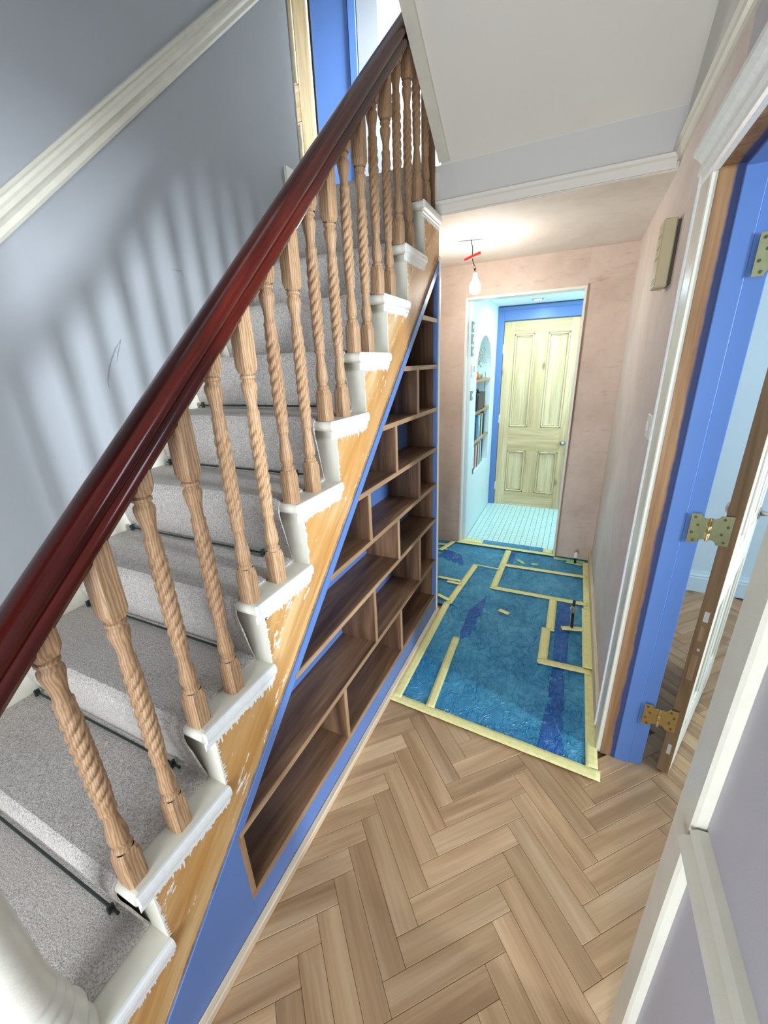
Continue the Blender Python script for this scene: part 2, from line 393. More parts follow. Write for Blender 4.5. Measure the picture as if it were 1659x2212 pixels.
# ================================================================== STRUCTURE
# ---- left stair wall
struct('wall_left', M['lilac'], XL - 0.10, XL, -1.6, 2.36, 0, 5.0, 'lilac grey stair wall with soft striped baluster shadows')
struct('wall_left_edge', M['dark_green'], XL - 0.101, XL + 0.001, 2.36, 2.372, ZLAND, 5.0, 'dark green edge where the stair wall ends')
def on_wall(u, x):
    c_ = Vector(CAM); d_ = Euler(ROT).to_matrix() @ Vector(((u[0] - IW / 2) / FPX, -(u[1] - IH / 2) / FPX, -1)); t_ = (x - c_.x) / d_.x
    return c_ + d_ * t_
for st_ in ([(262, 732), (250, 752), (240, 778), (235, 800), (233, 825), (237, 842)], [(262, 732), (255, 760), (252, 785)], [(370, 582), (392, 586), (397, 600)], [(424, 597), (429, 602)], [(178, 1010), (174, 1022)], [(120, 985), (117, 990)]):
    q_ = [on_wall(u, XL) for u in st_]
    MB().tube([(XL - 0.0030, p_.y, p_.z) for p_ in q_], [0.0032] + [0.0042] * (len(q_) - 2) + [0.0032], 8).build('scuff_mark', M['scuff'], parent=bpy.data.objects['wall_left'])
# ---- sloped dado rail on stair wall
def sloped_rail(name, mat, x, ya, za, yb, zb, prof, **kw):   # prof: (outwards, vertical)
    return MB().prism([(x + a, ya, za + b) for a, b in prof], (0, yb - ya, zb - za)).build(name, mat, **kw)
dz = lambda y: 1.972 + 0.921 * (y - 0.771)
sloped_rail('trim_stair_dado', M['cream'], XL, -0.6, dz(-0.6), 2.36, dz(2.36),
            [(0, 0), (0.010, 0), (0.016, 0.012), (0.013, 0.030), (0.020, 0.042), (0.030, 0.052), (0.026, 0.066), (0.018, 0.074), (0.016, 0.086), (0.024, 0.094), (0.018, 0.104), (0, 0.107)],
            label='cream moulded dado rail sloping up the stair wall', kind='structure')
# ---- wall string (white) along the stair wall
ws_ = MB(); sl_ = lambda y: nz(0) + 0.94 * (y - Y0) + 0.045
for k in range(14):
    ya_, yb_ = -0.5 + 2.70 * k / 14, -0.5 + 2.70 * (k + 1) / 14
    if sl_(yb_) <= 0.02: continue
    ws_.prism([(XL, ya_, max(0, sl_(ya_) - 0.42)), (XL, yb_, max(0, sl_(yb_) - 0.42)), (XL, yb_, sl_(yb_)), (XL, ya_, max(0.001, sl_(ya_)))], (0.0175, 0, 0))
ws_.box(XL, XL + 0.0175, 2.20, 2.30, 2.10, 2.62)
ws_.build('baseboard_stair', M['cream'], label='cream skirting string running up beside the carpeted treads', kind='structure')

# ---- right wall
wr = empty('wall_right', (XR, 0, 0), 'right hall wall, lilac by the camera and bare plaster beyond the doorway', kind='structure')
box('painted_section', M['lilac_near'], XR, XR + 0.15, -1.6, 0.60, 0, 2.33, parent=wr)
box('over_door_section', M['lilac_near'], XR, XR + 0.15, 0.60, 1.46, 2.05, 2.33, parent=wr)
box('plaster_section', M['plaster_wall'], XR, XR + 0.15, 1.52, YE + 0.06, 0, 2.33, parent=wr)
box('plaster_over_door', M['plaster_wall'], XR, XR + 0.15, 1.46, 1.52, 2.05, 2.33, parent=wr)
box('upper_section', M['greywhite'], XR, XR + 0.15, -1.6, YE + 0.06, 2.33, 5.0, parent=wr)
PR = [(0, 0), (-0.008, 0.0), (-0.012, 0.012), (-0.020, 0.020), (-0.022, 0.034), (-0.030, 0.040), (-0.026, 0.052), (-0.012, 0.056), (0, 0.056)]
MB().prism([(XR + a, -1.6, 2.305 + b) for a, b in PR], (0, YC + 1.6, 0)).build('trim_picture_rail', M['cream'], label='cream picture rail along the top of the right wall', kind='structure')
# dado rail by camera
MB().prism([(XR + a * 1.15, -1.6, 0.815 + b * 0.72) for a, b in [(0, 0), (-0.012, 0), (-0.016, 0.014), (-0.013, 0.03), (-0.022, 0.045), (-0.03, 0.056), (-0.026, 0.07), (-0.016, 0.078), (-0.02, 0.09), (-0.012, 0.1), (0, 0.102)]],
            (0, 0.58 + 1.6, 0)).build('trim_dado', M['cream'], label='cream dado rail on the lilac wall by the doorway', kind='structure')
# ---- doorway on the right
fr = empty('trim_doorway', (XR, 1.5, 0), 'half stripped doorway frame with bare timber and blue paint', kind='structure')
box('architrave', M['cream'], XR - 0.016, XR + 0.002, 1.502, 1.615, 0.0, 2.035, 0.003, parent=fr)
box('architrave_edge', M['bright_white'], XR - 0.022, XR, 1.615, 1.628, 0.03, 2.10, 0.003, parent=fr)
MB().prism([(XR + a, 0.55, 2.035 + b) for a, b in [(0, 0), (-0.014, 0), (-0.018, 0.008), (-0.018, 0.022), (-0.026, 0.028), (-0.026, 0.040), (-0.022, 0.055), (-0.032, 0.066), (-0.044, 0.074), (-0.044, 0.088), (0, 0.092)]],
            (0, 1.63 - 0.55, 0)).build('head_architrave', M['bright_white'], fr)
box('rough_jamb', M['jamb'], XR, 1.012, 1.5, 1.56, 0, 2.04, parent=fr)
box('blue_lining', M['blue'], 1.012, 1.062, 1.494, 1.56, 0.0, 2.035, 0.002, parent=fr)
box('blue_stop', M['blue'], 1.062, 1.110, 1.500, 1.56, 0.0, 2.035, 0.002, parent=fr)
box('rough_head', M['jamb'], XR, 1.012, 0.65, 1.5, 2.038, 2.06, parent=fr)
box('blue_head', M['blue'], 1.012, 1.110, 0.65, 1.5, 2.030, 2.06, parent=fr)
box('near_architrave', M['cream'], XR - 0.020, XR + 0.004, 0.585, 0.655, 0.0, 2.035, 0.005, parent=fr)
box('near_lining', M['cream'], XR + 0.004, 1.110, 0.60, 0.652, 0.0, 2.035, 0.002, parent=fr)
# ---- soffit under the upper flight
so = empty('ceiling_soffit', (0.45, YC, 2.28), 'warm grey sloping underside of the upper flight with its fascia', kind='structure')
SL = 0.62
def soffit_z(y): return 2.48 + SL * (YC - y)
MB().prism([(-0.01, YC, 2.28), (-0.01, YC, 2.48), (-0.01, 1.30, soffit_z(1.30)), (-0.01, 1.30, soffit_z(1.30) + 0.15), (-0.01, YC + 0.10, 2.62), (-0.01, YC + 0.10, 2.28)], (XR + 0.01, 0, 0)).build('soffit_panel', M['soffit'], so)
MB().prism([(-0.03, YC - a, 2.282 + b) for a, b in [(0, 0), (0.010, 0), (0.014, 0.008), (0.014, 0.030), (0.024, 0.036), (0.026, 0.048), (0.012, 0.056), (0, 0.058)]], (XR + 0.03 - 0.01, 0, 0)).build('fascia_moulding', M['soffit'], so)
MB().prism([(-0.012, YC - 0.03, soffit_z(YC - 0.03) + 0.30), (-0.012, YC - 0.03, soffit_z(YC - 0.03) - 0.022), (-0.012, 1.25, soffit_z(1.25) - 0.022), (-0.012, 1.25, soffit_z(1.25) + 0.30)], (0.048, 0, 0)).build('soffit_edge_board', M['cream'], so)
# ceilings
struct('ceiling_low', M['plaster_ceiling'], -0.60, XR, YC + 0.002, YE, ZC, ZC + 0.06, 'pale bare plaster ceiling of the low hall end')
struct('ceiling_hall', M['greywhite'], -0.03, XR + 0.15, -1.6, 1.32, 3.06, 3.15, 'pale ceiling of the front hall')
struct('ceiling_upper', M['greywhite'], -2.4, XR + 0.15, -1.6, 3.6, 5.0, 5.1, 'pale ceiling over the stairwell')
# ---- front wall behind the viewer with an open glazed doorway
wf = empty('wall_front', (0, -1.6, 0), 'front wall of the hall with the glazed entrance', kind='structure')
box('wall_section', M['lilac'], XL - 0.1, 0.0, -1.7, -1.6, 0, 5.0, parent=wf)
box('wall_section', M['lilac'], 0.9, XR + 0.15, -1.7, -1.6, 0, 5.0, parent=wf)
box('wall_over_entrance', M['lilac'], 0.0, 0.9, -1.7, -1.6, 2.25, 5.0, parent=wf)
# ---- end wall with doorway
DX0, DX1, DZ = -0.153, 0.685, 2.055
we = empty('wall_end', (0.3, YE, 0), 'bare pink plaster end wall around the bright doorway', kind='structure')
box('plaster_section', M['plaster'], -0.60, DX0, YE, YE + 0.08, 0, ZC + 0.02, parent=we)
box('plaster_section', M['plaster'], DX1, XR, YE, YE + 0.08, 0, ZC + 0.02, parent=we)
box('plaster_over_door', M['plaster'], DX0, DX1, YE, YE + 0.08, DZ, ZC + 0.02, parent=we)
tl = empty('trim_end_doorway', (0.27, YE, 0), 'thin white lining of the end doorway', kind='structure')
box('lining', M['switch_white'], DX0, DX0 + 0.016, YE - 0.008, YE + 0.10, 0.0, DZ, 0.002, parent=tl)
box('lining', M['switch_white'], DX1 - 0.016, DX1, YE - 0.008, YE + 0.10, 0.0, DZ, 0.002, parent=tl)
box('lining_head', M['switch_white'], DX0 + 0.016, DX1 - 0.016, YE - 0.008, YE + 0.10, DZ - 0.018, DZ, 0.002, parent=tl)
box('batten', M['dooredge'], DX1, DX1 + 0.012, YE - 0.005, YE, 0.0, DZ + 0.01, parent=tl)
struct('wall_understair', M['plaster'], -0.66, -0.60, YC, YE + 0.08, 0, ZC + 0.02, 'plaster wall at the back of the under stair recess')
struct('wall_understair_end', M['plaster'], -0.60, -0.20, YC + 0.005, YC + 0.03, 0, ZC, 'plaster return behind the bookcase')
# skirting, right side and bookcase foot
box('baseboard_right', M['rawtimber'], XR - 0.020, XR, 1.63, YE, 0.0, 0.095, 0.004, label='raw timber skirting board along the right wall', kind='structure')
MB().box(-0.012, 0.012, -0.3, 2.25, 0.0, 0.030, 0.004).build('baseboard_bookcase', M['rawtimber'], label='raw timber strip along the foot of the blue bookcase', kind='structure')
box('trim_corner_bead', M['switch_white'], -0.20, -0.004, 2.238, 2.258, 0.0, 2.10, 0.003, label='white edge strip at the far end of the bookcase', kind='structure')

# ---- floor: slab plus single herringbone blocks
fl = MB().box(-1.0, 4.0, -1.6, 3.42, -0.10, -0.012).build('floor', M['slab'], label='light oak herringbone block floor', kind='structure')
LW, WW = 0.3535, 0.0707
pm = MB().rbox(-LW / 2 + 0.0004, LW / 2 - 0.0004, -WW / 2 + 0.0004, WW / 2 - 0.0004, -0.012, 0.0, 0.0012)
proto = None
r2 = math.sqrt(0.5)
d = Vector((r2, r2)); nn = Vector((-r2, r2)); org = Vector((-0.061, 0.054))
def in_view(c):
    hit = False
    for dx in (-0.17, 0, 0.17):
        for dy in (-0.17, 0, 0.17):
            q = pix((c.x + dx, c.y + dy, 0))
            if q and -20 < q[0] < IW + 20 and -20 < q[1] < IH + 40: hit = True
    return hit
np_ = 0
for m in range(-4, 8):
    for k in range(-40, 60):
        for kind in (0, 1):
            base = org + (d + nn) * (WW * k) + (d - nn) * (LW * m)
            if kind == 0: c = base + d * (LW / 2) + nn * (WW / 2); rot = math.radians(45)
            else: c = base + d * (LW + WW / 2) + nn * (WW - LW / 2); rot = math.radians(135)
            hall = -0.15 < c.x < 1.02 and -0.1 < c.y < 1.60
            door = 1.0 <= c.x < 1.14 and 0.55 < c.y < 1.60
            room = 1.08 <= c.x < 2.35 and 0.45 < c.y < 3.22
            if not (hall or door or room) or not in_view(c): continue
            if room and pix((c.x, c.y, 0)) and pix((c.x, c.y, 0))[0] > IW + 25: continue
            rot += math.pi * random.randint(0, 1)
            if proto is None:
                proto = pm.build('plank', M['oak'], parent=fl, origin=(0, 0, 0))
                o = proto; o.location = Vector((c.x, c.y, random.uniform(-0.0004, 0.0004))) - wloc(fl); o.rotation_euler = (0, 0, rot)
            else:
                o = inst(proto, 'plank', (c.x, c.y, random.uniform(-0.0004, 0.0004)), fl, rot)
            np_ += 1
print('planks', np_)

# ---- side room on the right
struct('wall_side_room', M['paleblue'], 1.11, 4.0, 3.17, 3.27, 0, 2.7, 'pale blue back wall of the side room')
struct('wall_side_room_near', M['paleblue'], 1.11, 4.0, -1.1, -1.0, 0, 2.7, 'pale blue near wall of the side room')
ws = empty('wall_side_room_window', (4.0, 1.0, 0), 'window wall of the side room', kind='structure')
box('wall_section', M['paleblue'], 4.0, 4.1, -1.1, 0.5, 0, 2.7, parent=ws); box('wall_section', M['paleblue'], 4.0, 4.1, 2.3, 3.27, 0, 2.7, parent=ws)
box('wall_section', M['paleblue'], 4.0, 4.1, 0.5, 2.3, 0, 0.7, parent=ws); box('wall_section', M['paleblue'], 4.0, 4.1, 0.5, 2.3, 2.3, 2.7, parent=ws)
struct('ceiling_side_room', M['greywhite'], 1.11, 4.1, -1.1, 3.27, 2.7, 2.8, 'white ceiling of the side room')
MB().prism([(1.11, 3.17 - a, b) for a, b in [(0, 0), (0.018, 0), (0.018, 0.105), (0.014, 0.112), (0.016, 0.122), (0.008, 0.136), (0.006, 0.15), (0, 0.15)]], (2.89, 0, 0)).build('baseboard_side_room', M['paleblue'], label='pale blue moulded skirting in the side room', kind='structure')

# ---- far room beyond the end doorway
struct('floor_far_room', M['grout'], -0.14, 1.5, YE + 0.0, YF + 0.05, -0.08, 0.010, 'pale mosaic tiled floor of the far room')
ff = bpy.data.objects['floor_far_room']
tm = MB(); TS = 0.0485
for i in range(17):
    for j in range(25):
        x = -0.108 + i * TS; y = 3.40 + j * TS
        tm.add([(x + 0.0022, y + 0.0022, 0.0135), (x + TS - 0.0022, y + 0.0022, 0.0135), (x + TS - 0.0022, y + TS - 0.0022, 0.0135), (x + 0.0022, y + TS - 0.0022, 0.0135),
                (x + 0.0008, y + 0.0008, 0.0098), (x + TS - 0.0008, y + 0.0008, 0.0098), (x + TS - 0.0008, y + TS - 0.0008, 0.0098), (x + 0.0008, y + TS - 0.0008, 0.0098)],
               [(0, 1, 2, 3), (0, 4, 5, 1), (1, 5, 6, 2), (2, 6, 7, 3), (3, 7, 4, 0)])
tm.build('mosaic_tiles', M['tile'], parent=ff, kind='stuff')
XF = -0.110; NY0, NY1, NZ0, NZS, ND = 3.675, 4.345, 0.60, 1.49, 0.20
fw = empty('wall_far_room', (XF, 4.0, 0), 'icy white wall of the far room with an arched shelf niche', kind='structure')
box('wall_section', M['icywall'], XF - 0.06, XF, YE + 0.07, NY0, 0, 2.16, parent=fw)
box('wall_section', M['icywall'], XF - 0.06, XF, NY1, YF + 0.06, 0, 2.16, parent=fw)
box('wall_section', M['icywall'], XF - 0.06, XF, NY0, NY1, 0, NZ0, parent=fw)
arc = []; NC = (NY0 + NY1) / 2; NR = (NY1 - NY0) / 2
for k in range(25):
    t = math.pi * k / 24; arc.append((NC + NR * math.cos(t), NZS + NR * 0.98 * math.sin(t)))
am = MB()
for k in range(24):
    (ya, za), (yb, zb) = arc[k], arc[k + 1]
    am.prism([(XF, ya, za), (XF, yb, zb), (XF, yb, 2.16), (XF, ya, 2.16)], (-0.06, 0, 0))
am.build('arch_section', M['icywall'], parent=fw)
nm = MB(); ring = [(NY1, NZ0)] + arc + [(NY0, NZ0)]
for k in range(len(ring) - 1):
    (ya, za), (yb, zb) = ring[k], ring[k + 1]
    nm.add([(XF - 0.055, ya, za), (XF - 0.055, yb, zb), (XF - ND, yb, zb), (XF - ND, ya, za)], [(0, 1, 2, 3)])
(ya, za), (yb, zb) = ring[-1], ring[0]
nm.add([(XF - 0.055, ya, za), (XF - 0.055, yb, zb), (XF - ND, yb, zb), (XF - ND, ya, za)], [(0, 1, 2, 3)])
nm.build('niche_reveal', M['icywall'], parent=fw)
box('niche_back', M['icywall'], XF - ND - 0.03, XF - ND, NY0 - 0.1, NY1 + 0.1, NZ0 - 0.1, 2.1, parent=fw)
struct('wall_far_room_back', M['icywall'], XF - 0.06, 1.6, YF + 0.03, YF + 0.10, 0, 2.16, 'icy white wall around the stripped pine door')
struct('wall_far_room_side', M['icywall'], 1.5, 1.6, YE + 0.08, YF + 0.1, 0, 2.16, 'icy white wall of the far room, out of sight')
struct('wall_far_room_front', M['icywall'], DX1, 1.5, YE + 0.081, YE + 0.12, 0, 2.16, 'icy white back of the plaster end wall')
struct('ceiling_far_room', M['icywall'], XF - 0.06, 1.6, YE + 0.08, YF + 0.1, 2.105, 2.2, 'icy white ceiling of the far room')
bf = empty('trim_far_door', (0.3, YF, 0), 'cobalt blue door frame in the far room', kind='structure')
box('jamb', M['blue'], XF + 0.001, -0.046, YF - 0.028, YF + 0.03, 0.01, 2.09, 0.003, parent=bf)
box('jamb', M['blue'], 0.668, 0.735, YF - 0.028, YF + 0.03, 0.01, 2.09, 0.003, parent=bf)
box('frame_head', M['blue'], -0.046, 0.668, YF - 0.028, YF + 0.03, 1.968, 2.09, 0.003, parent=bf)
box('head_moulding', M['blue'], XF + 0.001, 0.735, YF - 0.040, YF - 0.028, 2.062, 2.095, 0.004, parent=bf)

# ---- landing at the top
struct('floor_landing', M['greywhite'], -2.4, XR, 2.258, 3.45, ZC + 0.06, ZLAND - 0.005, 'landing floor at the head of the stairs')
lw = empty('wall_landing', (-0.5, 3.38, ZLAND), 'white back wall of the landing', kind='structure')
box('wall_section', M['greywhite'], -0.80, XR, 3.38, 3.45, ZLAND, 5.0, parent=lw)
box('grey_pier', M['lilac'], -0.955, -0.80, 3.34, 3.45, ZLAND, 5.0, parent=lw)
box('wall_section', M['lilac'], -2.4, -0.955, 3.40, 3.46, ZLAND, 5.0, parent=lw)
struct('wall_landing_side', M['greywhite'], -2.4, -2.3, 2.2, 3.45, ZLAND, 5.0, 'pale side wall of the landing')
struct('wall_landing_near', M['lilac'], -2.4, XL - 0.101, 2.28, 2.36, ZLAND - 0.2, 5.0, 'lilac wall of the landing behind the stair wall')
d4 = MB().box(-1.325, -1.030, 3.345, 3.398, ZLAND, 4.6, 0.003).build('door_4', M['blue'], label='cobalt blue door at the back of the landing', kind='structure')
box('door_stile', M['blue'], -1.022, -0.962, 3.335, 3.398, ZLAND, 4.6, 0.003, parent=d4)
box('shadow_gap', M['black'], -1.345, -1.325, 3.36, 3.398, ZLAND, 4.6, parent=d4)

# ---- panelled doors
def panel_door(name, W, H, T, panels, label, face=-1, fill=None, stile_mat='pine_door', rail_mat='pine_door_h'):
    """local: x 0..W, y 0 (front) .. T, z 0..H; panels = (x0,x1,z0,z1)"""
    root = empty(name, (0, 0, 0), label, kind='structure')
    xs = sorted(set([0, W])); px0 = min(p[0] for p in panels); px1 = max(p[1] for p in panels)
    mids = sorted(set((p[0], p[1]) for p in panels))
    MB().box(0, px0, 0, T, 0, H, 0.002).build('stile', M[stile_mat], root); MB().box(px1, W, 0, T, 0, H, 0.002).build('stile', M[stile_mat], root)
    rows = sorted(set((p[2], p[3]) for p in panels))
    zb = 0
    for (a, b) in rows:
        MB().box(px0, px1, 0.0005, T - 0.0005, zb, a, 0.0015).build('rail', M[rail_mat], root); zb = b
    MB().box(px0, px1, 0.0005, T - 0.0005, zb, H, 0.0015).build('rail', M[rail_mat], root)
    for (a, b) in rows:
        cols = sorted((p[0], p[1]) for p in panels if p[2] == a)
        for (c0, c1), (e0, e1) in zip(cols, cols[1:]):
            MB().box(c1, e0, 0.0005, T - 0.0005, a, b, 0.0015).build('muntin', M[stile_mat], root)
    for (a, b, c, e) in panels:
        pn = MB().box(a, b, 0.020, T - 0.012, c, e).build('panel', M['pine_panel'], root)
        a, b, c, e = a + 0.002, b - 0.002, c + 0.002, e - 0.002
        mo = MB(); w_ = 0.018
        for (q0, q1, q2, q3) in ((a, a + w_, c, e), (b - w_, b, c, e), (a, b, c, c + w_), (a, b, e - w_, e)):
            mo.box(q0, q1, -0.003, 0.020, q2, q3, 0.006)
        w_ += 0.002
        for (q0, q1, q2, q3) in ((a + w_, a + w_ + 0.009, c + w_, e - w_), (b - w_ - 0.009, b - w_, c + w_, e - w_), (a + w_, b - w_, c + w_, c + w_ + 0.009), (a + w_, b - w_, e - w_ - 0.009, e - w_)):
            mo.box(q0, q1, 0.010, 0.021, q2, q3, 0.003)
        mo.build('moulding', M['pine_panel'], pn)
    return root
# far pine door
d1 = panel_door('door_1', 0.706, 1.945, 0.04, [(0.108, 0.302, 0.895, 1.825), (0.430, 0.630, 0.895, 1.825), (0.108, 0.302, 0.165, 0.638), (0.430, 0.630, 0.165, 0.638)], 'stripped pine four panel door closed in the far room')
d1.location = (-0.043, YF - 0.012, 0.014)
kn = MB().lathe([(0.024, 0), (0.026, 0.004), (0.012, 0.008), (0.010, 0.022), (0.022, 0.032), (0.028, 0.044), (0.024, 0.056), (0.008, 0.060)], seg=20)
kn.xf(Matrix.Translation((0.668, -0.0, 0.745)) @ Matrix.Rotation(math.radians(90), 4, 'X'))
o = kn.build('knob', M['steel'], smooth='auto'); o.parent = d1
for z in (0.22, 0.98, 1.69):
    o = MB().box(-0.012, 0.004, -0.006, 0.002, z - 0.045, z + 0.045, 0.002).build('hinge', M['switch_white']); o.parent = d1
# landing pine door
d3 = panel_door('door_3', 0.68, 2.0, 0.04, [(0.11, 0.29, 1.115, 1.88), (0.385, 0.565, 1.115, 1.88), (0.11, 0.29, 0.22, 0.90), (0.385, 0.565, 0.22, 0.90)], 'stripped pine panelled door on the landing behind the stair wall')
d3.location = (-2.025, 3.33, ZLAND)
# side room door, swung open
ang = math.atan2(0.737, 0.306)
def side_door():
    W, H, T = 0.76, 1.96, 0.04
    root = empty('door_2', (0, 0, 0), 'old pine door swung open into the side room, hung on brass hinges', kind='structure')
    # local x along the leaf from hinge edge, y: thickness (0 = face towards hall side), z up
    px0, px1, T1 = 0.10, 0.66, T
    MB().box(0.0, 0.004, 0, T, 0, H, 0.001).build('hinge_edge', M['dooredge'], root)
    MB().box(0.004, px0, 0, T, 0, H, 0.001).build('stile', M['limed'], root); MB().box(px1, W, 0, T, 0, H, 0.001).build('stile', M['limed'], root)
    zb = 0
    for (a, b) in ((0.19, 0.74), (0.93, 1.84)):
        MB().box(px0, px1, 0.0005, T - 0.0005, zb, a, 0.001).build('rail', M['limed'], root); zb = b
        MB().box(0.33, 0.43, 0.0005, T - 0.0005, a, b, 0.001).build('muntin', M['limed'], root)
        for (c0, c1) in ((px0, 0.33), (0.43, px1)):
            pn = MB().box(c0, c1, 0.014, T - 0.014, a, b).build('panel', M['limed'], root)
            mo = MB()
            for yy0, yy1 in ((0.003, 0.014), (T - 0.014, T - 0.003)):
                for q in ((c0, c0 + 0.02, a, b), (c1 - 0.02, c1, a, b), (c0, c1, a, a + 0.02), (c0, c1, b - 0.02, b)):
                    mo.box(q[0], q[1], yy0, yy1, q[2], q[3], 0.004)
            mo.build('moulding', M['limed'], pn)
    MB().box(px0, px1, 0.0005, T - 0.0005, zb, H, 0.001).build('rail', M['limed'], root)
    # bright edge bead beside the brown hinge edge
    for z0, z1, w_ in ((0.10, 0.15, 0.012), (0.72, 0.76, 0.014), (0.60, 0.61, 0.008)):
        MB().box(-0.0012, 0.001, 0.012, 0.012 + w_, z0, z1).build('filler_patch', M['limed'], root)
    MB().box(-0.0010, 0.001, 0.010, 0.028, 0.47, 0.58).build('old_mortice', M['oak_edge_v'], root)
    MB().box(-0.0010, 0.001, 0.012, 0.026, 0.64, 0.70).build('old_mortice', M['oak_edge_v'], root)
    k = MB().lathe([(0.026, 0), (0.028, 0.004), (0.012, 0.010), (0.008, 0.030), (0.012, 0.040), (0.026, 0.050), (0.028, 0.060), (0.020, 0.070), (0.004, 0.074)], seg=20)
    k2 = MB(); k2.v = list(k.v); k2.f = list(k.f)
    k.xf(Matrix.Translation((0.70, 0.0, 0.93)) @ Matrix.Rotation(math.radians(90), 4, 'X')); k.build('knob', M['steel'], root, 'auto')
    k2.xf(Matrix.Translation((0.70, T, 0.93)) @ Matrix.Rotation(math.radians(-90), 4, 'X')); k2.build('knob', M['steel'], root, 'auto')
    return root
d2 = side_door(); d2.location = (1.163, 1.500, 0.010)
d2.rotation_euler = (0, 0, ang)
# local +y of the leaf must lie towards -x..: leaf thickness from the hall-side face
d2.location = (1.201, 1.488, 0.010)
# parliament hinges: one leaf on the blue jamb, the knuckle in the gap, one leaf on the door edge
def hinge(zc):
    h = MB()
    yv = 1.488
    def plate(pts): h.prism([(x, yv, zc + z) for x, z in pts], (0, 0.003, 0))
    plate([(1.073, -0.050), (1.098, -0.050), (1.102, -0.040), (1.112, -0.036), (1.120, -0.036), (1.120, 0.036), (1.112, 0.036), (1.102, 0.042), (1.098, 0.050), (1.073, 0.050)])
    plate([(1.128, -0.036), (1.140, -0.036), (1.148, -0.042), (1.152, -0.052), (1.183, -0.052), (1.183, 0.048), (1.152, 0.048), (1.146, 0.040), (1.138, 0.036), (1.128, 0.036)])
    root = h.build('hinge', M['brass'])
    kn_ = MB().lathe([(0.002, -0.040), (0.0055, -0.038), (0.0055, -0.013), (0.0048, -0.012), (0.0055, -0.011), (0.0055, 0.011), (0.0048, 0.012), (0.0055, 0.013), (0.0055, 0.038), (0.002, 0.040)], 1.124, yv - 0.004, 14)
    kn_.v = [(a, b, c + zc) for a, b, c in kn_.v]
    kn_.build('knuckle', M['brass'], root, 'auto')
    for x, z in ((1.084, 0.038), (1.094, 0.012), (1.082, -0.014), (1.090, -0.040), (1.160, 0.036), (1.172, 0.012), (1.160, -0.014), (1.170, -0.040)):
        s_ = MB().lathe([(0.0042, 0), (0.0042, 0.0012), (0.002, 0.0016)], seg=10)
        s_.xf(Matrix.Translation((x, yv - 0.0002, zc + z)) @ Matrix.Rotation(math.radians(90), 4, 'X')).build('screw', M['screw'], root)
    root.parent = d2; root.matrix_parent_inverse = (Matrix.Translation(d2.location) @ d2.rotation_euler.to_matrix().to_4x4()).inverted(); root['label'] = 'polished brass parliament hinge'
for zc in (0.280, 1.070, 1.830): hinge(zc)

# ================================================================== STAIRCASE
st = empty('staircase', (-0.43, 0.0, 0.0), 'pine staircase with cream treads, twisted balusters and a mahogany handrail', 'staircase')
for i in range(-2, 10):
    y0, z = ny(i), nz(i)
    y1 = ny(i + 1) + 0.03 if i < 9 else 2.258
    xe = -0.012 if i < 9 else -0.12
    t = MB().box(XL + 0.018, xe, y0 + 0.008, y1, z - 0.034, z)
    # rounded front nosing
    t.tube([(XL + 0.018, y0 + 0.010, z - 0.017), (xe, y0 + 0.010, z - 0.017)], 0.0169, 12)
    tr = t.build('tread', M['cream'], st, 'auto')
    if i < 9:
        prof = [(-0.016, -0.060), (-0.013, -0.056), (-0.013, -0.048), (-0.009, -0.044), (-0.010, -0.037), (-0.006, -0.033), (-0.002, -0.030), (0.0, -0.022), (0.0, -0.012), (-0.002, -0.004), (-0.006, 0.0), (-0.0119, 0.0), (-0.0119, -0.034), (-0.016, -0.036)]
        MB().prism([(a, y0, z + b) for a, b in prof], (0, min(y1, 2.25) - y0, 0)).build('return_nosing', M['bright_white'], tr)
    MB().box(XL + 0.018, -0.0155, y0 + 0.028, y0 + 0.044, z - RI, z - 0.033).build('riser', M['cream'], st)
# outer string: saw-tooth along the treads, straight below
top = []
for i in range(-2, 9):
    ya = ny(i) + 0.029; yb = min(ny(i + 1) + 0.029, 2.25)
    top += [(ya, nz(i) - 0.033), (yb, nz(i) - 0.033)]
poly = [(-0.30, 0.0)] + [(top[0][0], 0.0)] + top + [(2.25, zlow(2.25) + 0.02), (0.02, zlow(0.02)), (0.0, 0.0)]
# build as vertical strips so the saw-tooth stays clean
sm = MB()
for i in range(-2, 9):
    ya = ny(i) + 0.029; yb = min(ny(i + 1) + 0.029, 2.25); zt_ = nz(i) - 0.033
    if yb <= ya: continue
    la, lb = max(0, zlow(ya)), max(0, zlow(yb))
    sm.prism([(-0.045, ya, la), (-0.045, yb, lb), (-0.045, yb, zt_), (-0.045, ya, zt_)], (0.030, 0, 0))
sm.build('string', M['string'], st)
rp_ = random.Random(11)
for i in range(-1, 9):
    ya = ny(i) + 0.030; yb = min(ny(i + 1) + 0.026, 2.248); zt_ = nz(i) - 0.058; m_ = MB(); n_ = 46
    for k in range(n_):
        y_ = ya + (yb - ya) * k / n_; y2 = ya + (yb - ya) * (k + 1) / n_
        d_ = abs(rp_.gauss(0, 0.006)) + 0.001 + (0.020 * rp_.random() if rp_.random() < 0.12 else 0)
        m_.prism([(-0.0154, y_, zt_), (-0.0154, y2, zt_), (-0.0154, y2, zt_ - d_ * rp_.uniform(0.4, 1)), (-0.0154, y_ + 0.001, zt_ - d_)], (0.0009, 0, 0))
    for k in range(30):
        za = nz(i - 1) + 0.002 + (zt_ - nz(i - 1)) * k / 30; zb_ = za + (zt_ - nz(i - 1)) / 30; d_ = abs(rp_.gauss(0, 0.005)) + 0.001
        m_.prism([(-0.0154, ya - 0.001, za), (-0.0154, ya - 0.001 + d_, za + 0.001), (-0.0154, ya - 0.001 + d_ * rp_.uniform(0.3, 1), zb_), (-0.0154, ya - 0.001, zb_)], (0.0009, 0, 0))
    m_.build('paint_remnant', M['bright_white'], st)
